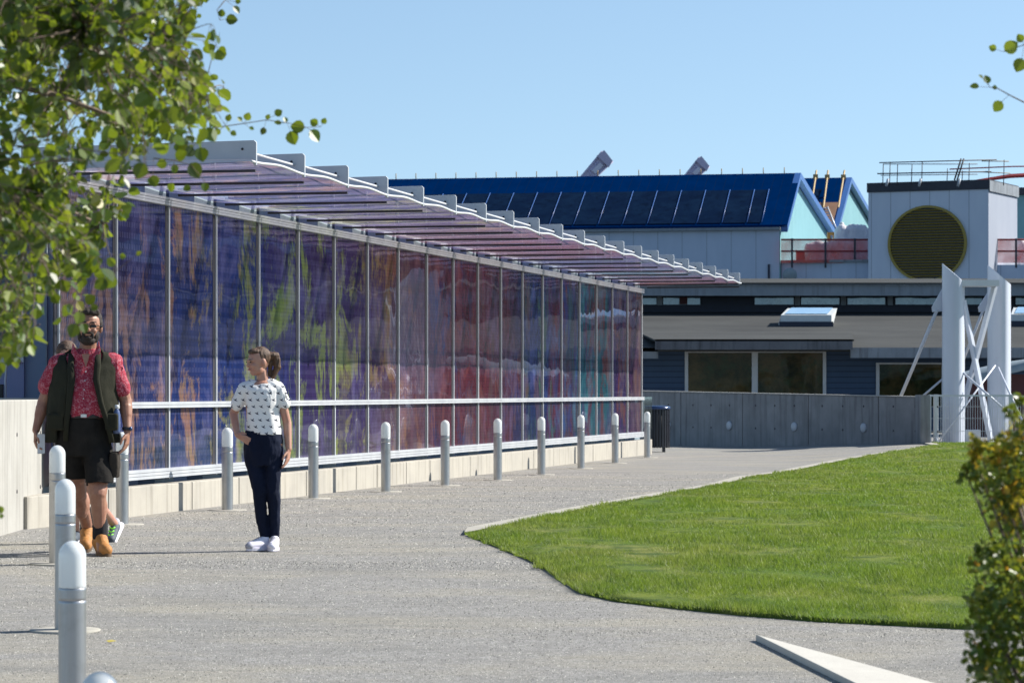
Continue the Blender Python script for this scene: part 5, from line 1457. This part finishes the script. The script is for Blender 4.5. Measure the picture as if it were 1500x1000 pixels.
# second tree reaching in at upper right
t2_ = thing('slender_tree', 'tree whose few dark leaves hang in at the upper right corner', 'tree', (2.75, 10, g(2.7, 10)))
TL = t2_.location; wood = MB(); lv = MB(); trunk = MB()
trunk.tube([(0, 0, -.2), (.03, 0, 1.), (0, .04, 2.2), (.05, 0, 3.4), (.0, 0, 4.4)], [.09, .08, .07, .05, .02], 10)
spray([(1650, 235), (1560, 175), (1500, 150), (1478, 139), (1462, 130), (1450, 128)], 10, .0035, [(1446, 119, 14), (1430, 127, 14), (1438, 113, 8), (1464, 153, 19), (1456, 128, 8)])
spray([(1640, 130), (1560, 88), (1500, 66), (1470, 76)], 10, .003, [(1456, 72, 12), (1477, 71, 23), (1496, 58, 14), (1496, 92, 22), (1512, 80, 20)])
for i in range(60):
    tip = Vector((random.gauss(.2, .5), random.gauss(0, .5), random.uniform(2.6, 4.8)))
    twig_with_leaves(wood, lv, Vector((0, 0, tip.z-.35)), tip, .004, 7, .04)
trunk.build('trunk', M['bark'], t2_); wood.build('branches', M['twig'], t2_); lv.build('crown', M['leaf'], t2_)

# bush at right
bs = thing('garden_bush', 'near bush with dark green and orange-tinged leaves at the right edge', 'bush', (1.75, 8.0, g(1.75, 8)))
BL = bs.location; stems = MB(); dk = MB(); gd = MB()
clumps = [(1475, 690, 48, 0), (1505, 640, 38, 1), (1440, 705, 20, 0), (1415, 692, 12, 0), (1475, 735, 40, 1), (1500, 760, 50, 1), (1450, 820, 32, 0), (1490, 850, 60, 0), (1440, 880, 30, 0), (1455, 920, 42, 0), (1500, 950, 70, 0), (1440, 965, 30, 0), (1470, 1010, 60, 0),
          (1480, 602, 10, 0), (1495, 585, 10, 0), (1432, 652, 14, 2), (1428, 670, 10, 2), (1468, 662, 26, 2), (1490, 715, 24, 2), (1570, 720, 90, 0), (1580, 880, 100, 0), (1520, 1080, 110, 0), (1640, 820, 110, 0), (1600, 1020, 120, 0), (1700, 960, 110, 0)]
for px, py, r, kind in clumps:
    Yc = 8.0+random.uniform(-.15, .15); c = at(px, py, Yc)-BL; rm = r*8/F
    stems.tube([Vector((random.uniform(-.08, .08), random.uniform(-.08, .08), 0)), Vector((c.x*.5, c.y*.5, c.z*.55)), c], [.012, .008, .002], 6)
    n = int(20+r*r*.13)
    for i in range(min(n, 480)):
        v = rv()*rm*random.random()**.4; v.y *= 1.2
        p = c+v
        tgt = gd if (kind == 1 and random.random() < .55) or kind == 2 or random.random() < .04 else dk
        leaf(tgt, p, random.uniform(.014, .026), rv()+Vector((0, 0, -.2)), rv()+Vector((.4, -.2, .5)), LOBE)
stems.build('stems', M['twig'], bs); dk.build('foliage', M['leaf_bush'], bs); x = gd.build('turning_foliage', M['leaf_gold'], bs); x['label'] = 'yellow and orange leaves'

#==LIGHT==
# ------------------------------------------------------------------ far ground beyond and hills to the right (seen in reflections)
hb = MB(); pts = []
for i in range(60):
    t = i/59; x = -600+2600*t; y = 1500-500*t; h = 14+16*abs(noise.noise(Vector((t*6, 0, 0))))+5*noise.noise(Vector((t*30, 1, 0)))
    pts.append((x, y, h))
hb.v = [(x, y, -2) for x, y, h in pts]+[(x, y, h) for x, y, h in pts]+[(x+200, y+300, -2) for x, y, h in pts]
hb.f = [(i, i+1, 61+i, 60+i) for i in range(59)]+[(60+i, 61+i, 121+i, 120+i) for i in range(59)]; hb.sm = [True]*len(hb.f)
tag(hb.build('hills', plain('far_woods', (.05, .08, .09), (.04, .06, .08), 1)), kind='structure')

w = bpy.data.worlds.new('World'); bpy.context.scene.world = w; w.use_nodes = True
nt = w.node_tree; bg = nt.nodes['Background']
sky = nt.nodes.new('ShaderNodeTexSky'); sky.sky_type = 'NISHITA'; sky.sun_disc = False
sky.sun_elevation = ELEV; az = math.atan2(SUN.x, SUN.y); sky.sun_rotation = az
sky.air_density = 1.0; sky.dust_density = .3; sky.ozone_density = 2.5; sky.altitude = 50
tcx = nt.nodes.new('ShaderNodeTexCoord'); mp = nt.nodes.new('ShaderNodeMapping'); mp.inputs['Location'].default_value = (0, 0, .09)
nt.links.new(tcx.outputs['Generated'], mp.inputs[0]); nt.links.new(mp.outputs[0], sky.inputs[0])
mx = nt.nodes.new('ShaderNodeMix'); mx.data_type = 'RGBA'; mx.blend_type = 'MULTIPLY'; mx.inputs[0].default_value = 1; mx.inputs[7].default_value = (1.0, .99, .93, 1)
nt.links.new(sky.outputs[0], mx.inputs[6]); nt.links.new(mx.outputs[2], bg.inputs[0]); bg.inputs[1].default_value = .1
sl_ = bpy.data.lights.new('sun', 'SUN'); sl_.energy = 4.9; sl_.angle = math.radians(.5); sl_.color = (1, .95, .87)
so = bpy.data.objects.new('sun', sl_); C.objects.link(so)
d = Vector((SUN.x*math.cos(ELEV), SUN.y*math.cos(ELEV), math.sin(ELEV)))
so.rotation_euler = d.to_track_quat('Z', 'Y').to_euler(); so.location = (20, 10, 30)

cam = bpy.data.cameras.new('camera'); co = bpy.data.objects.new('camera', cam); C.objects.link(co)
co.location = (0, 0, EYE); co.rotation_euler = (PI/2, 0, 0)
cam.sensor_width = 36; cam.lens = F*36/1500; cam.shift_y = (HOR-500)/1500; cam.clip_end = 8000; cam.clip_start = .1
cam.dof.use_dof = True; cam.dof.focus_distance = 28; cam.dof.aperture_fstop = 9
sc = bpy.context.scene; sc.camera = co
sc.view_settings.view_transform = 'Standard'; sc.view_settings.look = 'None'; sc.view_settings.exposure = .8; sc.view_settings.gamma = 1
sc.cycles.transparent_max_bounces = 24; sc.cycles.max_bounces = 8
